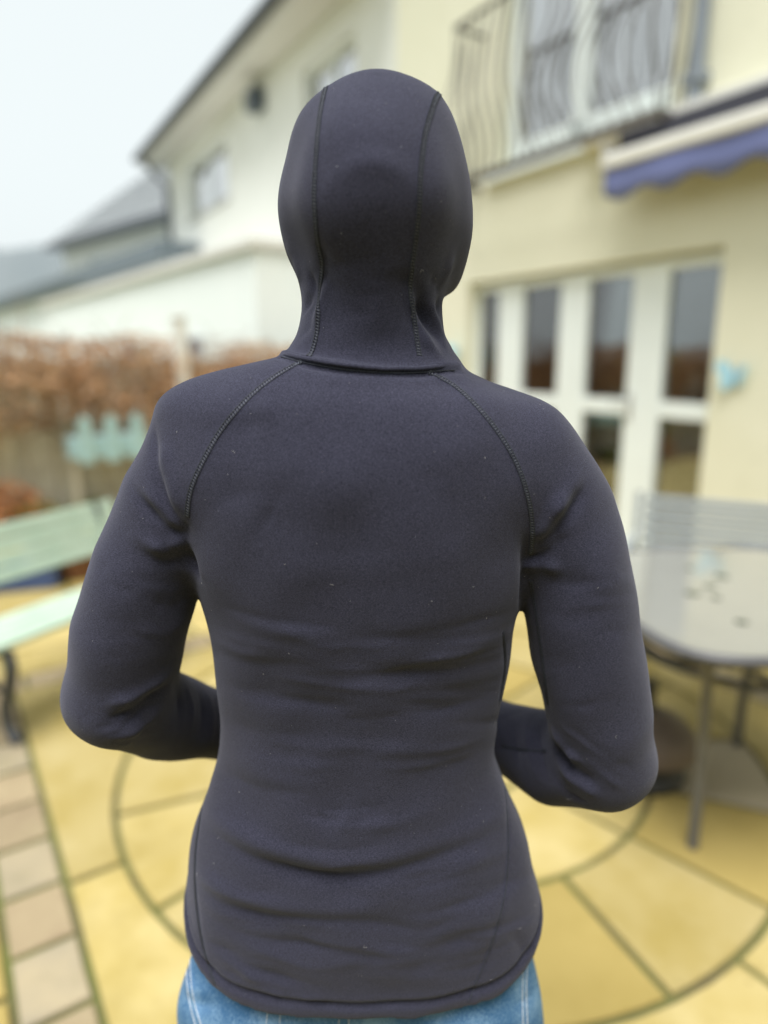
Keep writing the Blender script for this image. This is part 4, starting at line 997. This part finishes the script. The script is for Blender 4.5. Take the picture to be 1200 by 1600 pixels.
top = mesh_from('hooded_top', V, Q, M['fleece'], person, BASE)
tag(top, 'dark charcoal navy fleece top with fitted hood and raised seams')
T1 = bvh(V, Q)
def seam_path(tree, pts, step=.0026):
    P = []; Nn = []
    for px, py in dense(pts, 24):
        h = tree.ray_cast(CAMP, Vector(ray(px,py)).normalized())
        if h[0] is not None and h[0].y < .78: P.append(h[0].copy()); Nn.append(h[1].copy())
    if len(P) < 3: return [], []
    L = [0.]
    for a, b in zip(P[:-1], P[1:]): L.append(L[-1] + (b-a).length)
    rp, rn = [], []; n = int(L[-1]/step)
    for i in range(n):
        t = i*step; j = min(len(L)-2, max(0, int(np.searchsorted(L, t))-1)); u = (t-L[j])/max(1e-9, L[j+1]-L[j])
        rp.append(P[j].lerp(P[j+1], u)); rn.append(Nn[j].lerp(Nn[j+1], u).normalized())
    return rp, rn
def stitched(name, pts, tree, m, parent, half=.0021, rows=(-1,1), lift=.0003, sw=.0008, slant=.35, step=.0026):
    P, Nn = seam_path(tree, pts, step); b = MB(); bx2 = MB()
    for i in range(1, len(P)-1):
        d = (P[i+1]-P[i-1]).normalized(); n = Nn[i]; sdir = n.cross(d).normalized()
        for r in rows:
            c = P[i] + sdir*half*r + n*lift; dd = (d*.8 + sdir*slant*r*random.uniform(.6,1.3)).normalized(); ww = dd.cross(n).normalized()*sw*.5; hh = n*.0005; ll = dd*step*.40
            V8 = [Vector(off(c + a*ll + bb*ww + cc*hh)) for cc in (-1,1) for a, bb in ((-1,-1),(1,-1),(1,1),(-1,1))]
            b.add(V8, [(0,3,2,1),(4,5,6,7),(0,1,5,4),(1,2,6,5),(2,3,7,6),(3,0,4,7)])
        if len(rows) == 2 and half > .0015:      # the overlock threads that cross between the rows
            c = P[i] + n*(lift-.0001); dd = (sdir + d*.45).normalized(); ww = dd.cross(n).normalized()*.00038; ll = dd*half*.80; hh = n*.0004
            V8 = [Vector(off(c + a*ll + bb*ww + cc*hh)) for cc in (-1,1) for a, bb in ((-1,-1),(1,-1),(1,1),(-1,1))]
            bx2.add(V8, [(0,3,2,1),(4,5,6,7),(0,1,5,4),(1,2,6,5),(2,3,7,6),(3,0,4,7)])
    if bx2.v: bx2.build('stitching', M['stitch2'], parent)
    return b.build(name, m, parent)
for k, pts in SEAMS.items():
    big = k[:4] in ('hood','rag_')
    stitched('seam', pts, T1, M['stitch'], top, *((.0016,(-1,1)) if big else (.0010,(-1,1)) if k != 'side_r' else (.0010,(0,))))
cbP, cbN = seam_path(T1, NECK, .006)
cbb = MB(); cbb.tube([off(p - n*(.0009 + .0025*(abs(2*i/(len(cbP)-1)-1)**8))) for i, (p, n) in enumerate(zip(cbP, cbN))], .0024, 8); cbb.build('collar_binding', M['fleece'], top, smooth=True)
stitched('seam', [(x, y+6) for x, y in NECK], T1, M['stitch'], top, 0., (0,), .0002, .0007, 0., .0028)
# lint on the cloth
bl = MB(); cand = np.where(N[:,1] < -.15)[0]
for i in RNG.choice(cand, 200, replace=False):
    p = Vector(off(V[i])); n = Vector(N[i]); d = Vector(RNG.normal(size=3)); d = (d - n*d.dot(n)).normalized(); e = n.cross(d)
    ln = float(RNG.choice([.0005,.0009,.0014,.0034], p=[.50,.30,.15,.05])); r = .00016; p = p + n*.0004; cv = RNG.normal()*.5
    pts = [p + d*ln*t + e*ln*cv*t*t*4 for t in (-.5,-.17,.17,.5)] if ln > .001 else [p - d*ln*.5, p + d*ln*.5]
    bl.tube(pts, r, 4)
tag(bl.build('lint', M['lint'], top), kind='stuff')

# ---- jeans
JROWS = [(1380,330,806,.640,.575,.715,2.4),(1440,316,818,.640,.574,.718,2.45),(1500,298,832,.640,.572,.722,2.5),(1550,282,842,.640,.571,.726,2.5),(1600,284,846,.640,.571,.728,2.5),(1680,306,838,.640,.580,.726,2.5)]
t_jean = Loft(JROWS)
def f_jean(X, Y, Z):
    f = t_jean(X,Y,Z)
    for s in (-1,1):
        f = smin(f, chain(X,Y,Z,[(-.024+s*.096,.652,.715,.086),(-.022+s*.100,.650,.60,.086),(-.025+s*.095,.648,.46,.064),(-.025+s*.094,.640,.30,.062),(-.025+s*.092,.628,.075,.052)],.03), .035)
    return np.maximum(f, .07-Z)
X, Y, Z = grid(-.27,.23,.49,.79,.05,.90,.0045)
Fj = f_jean(X,Y,Z); Vj, Qj = surface_nets(Fj, np.array([-.27,.49,.05]), .0045); del X, Y, Z, Fj
Vj = smooth_mesh(Vj, Qj, 6, .5, -.45); Vj = smooth_mesh(Vj, Qj, 2, .5)
Tj0 = bvh(Vj, Qj); D = np.zeros(len(Vj)); Nj = vnormals(Vj, Qj)
for pts, a, s in [([(284,1530),(300,1545),(330,1550)],.0016,.006),([(284,1560),(310,1570),(345,1572)],-.0018,.006),([(842,1535),(826,1560),(800,1570)],-.0016,.006),([(298,1480),(299,1530),(304,1570),(314,1605)],.0014,.004)]: press(Vj, Nj, onsurf(Tj0, dense(pts)), a, s)
for i in range(10): D += .0004*np.sin((Vj @ (kv[i]*RNG.uniform(30,90))) + ph[i])
Vj = Vj + Nj*D[:,None]
jeans = mesh_from('jeans', Vj, Qj, M['denim'], person, BASE); tag(jeans, 'faded light blue denim jeans')
T2 = bvh(Vj, Qj)
for pts in ([(297,1482),(298,1520),(301,1550),(308,1580),(318,1612)], [(292,1482),(292,1520),(294,1550),(300,1580),(309,1612)], [(824,1500),(822,1545),(824,1610)], [(817,1515),(816,1550),(817,1610)], [(440,1560),(436,1610)], [(420,1560),(415,1610)], [(530,1590),(528,1612)], [(545,1590),(545,1612)]):
    stitched('seam', pts, T2, M['jstitch'], jeans, 0., (0,), .0004, .0009, 0., .0034)
# ---- shoes
for s in (-1,1):
    cx = -.025 + s*.098 - BASE[0]; b = MB(); so = MB(); nn = 22
    def outline(k, g=0.): 
        a = 2*math.pi*k/nn; ly = math.cos(a); lx2 = math.sin(a); wdt = .044 + .006*ly
        return (cx + (wdt+g)*lx2*(abs(lx2)**-.15 if abs(lx2) > .01 else 1), .055 + (.135+g)*ly)
    O = [outline(k) for k in range(nn)]
    so.prism([outline(k,.004) for k in range(nn)], .004, .026)
    sole = so
    lay = [(1.0,.0262),(1.0,.042),(.93,.062),(.80,.080),(.58,.098)]
    Vs = []; 
    for sc, z in lay: Vs += [(cx+(x-cx)*sc, -.0+(y+.0)*sc - (.055*(1-sc)*.9), z) for x, y in O]
    Fs = [(i*nn+k,i*nn+(k+1)%nn,(i+1)*nn+(k+1)%nn,(i+1)*nn+k) for i in range(len(lay)-1) for k in range(nn)] + [tuple((len(lay)-1)*nn+k for k in range(nn))]
    b.add(Vs, Fs); sh = b.build('shoe', M['shoe'], person, smooth='auto'); sole.build('sole', M['sole'], sh, bevel=.004)
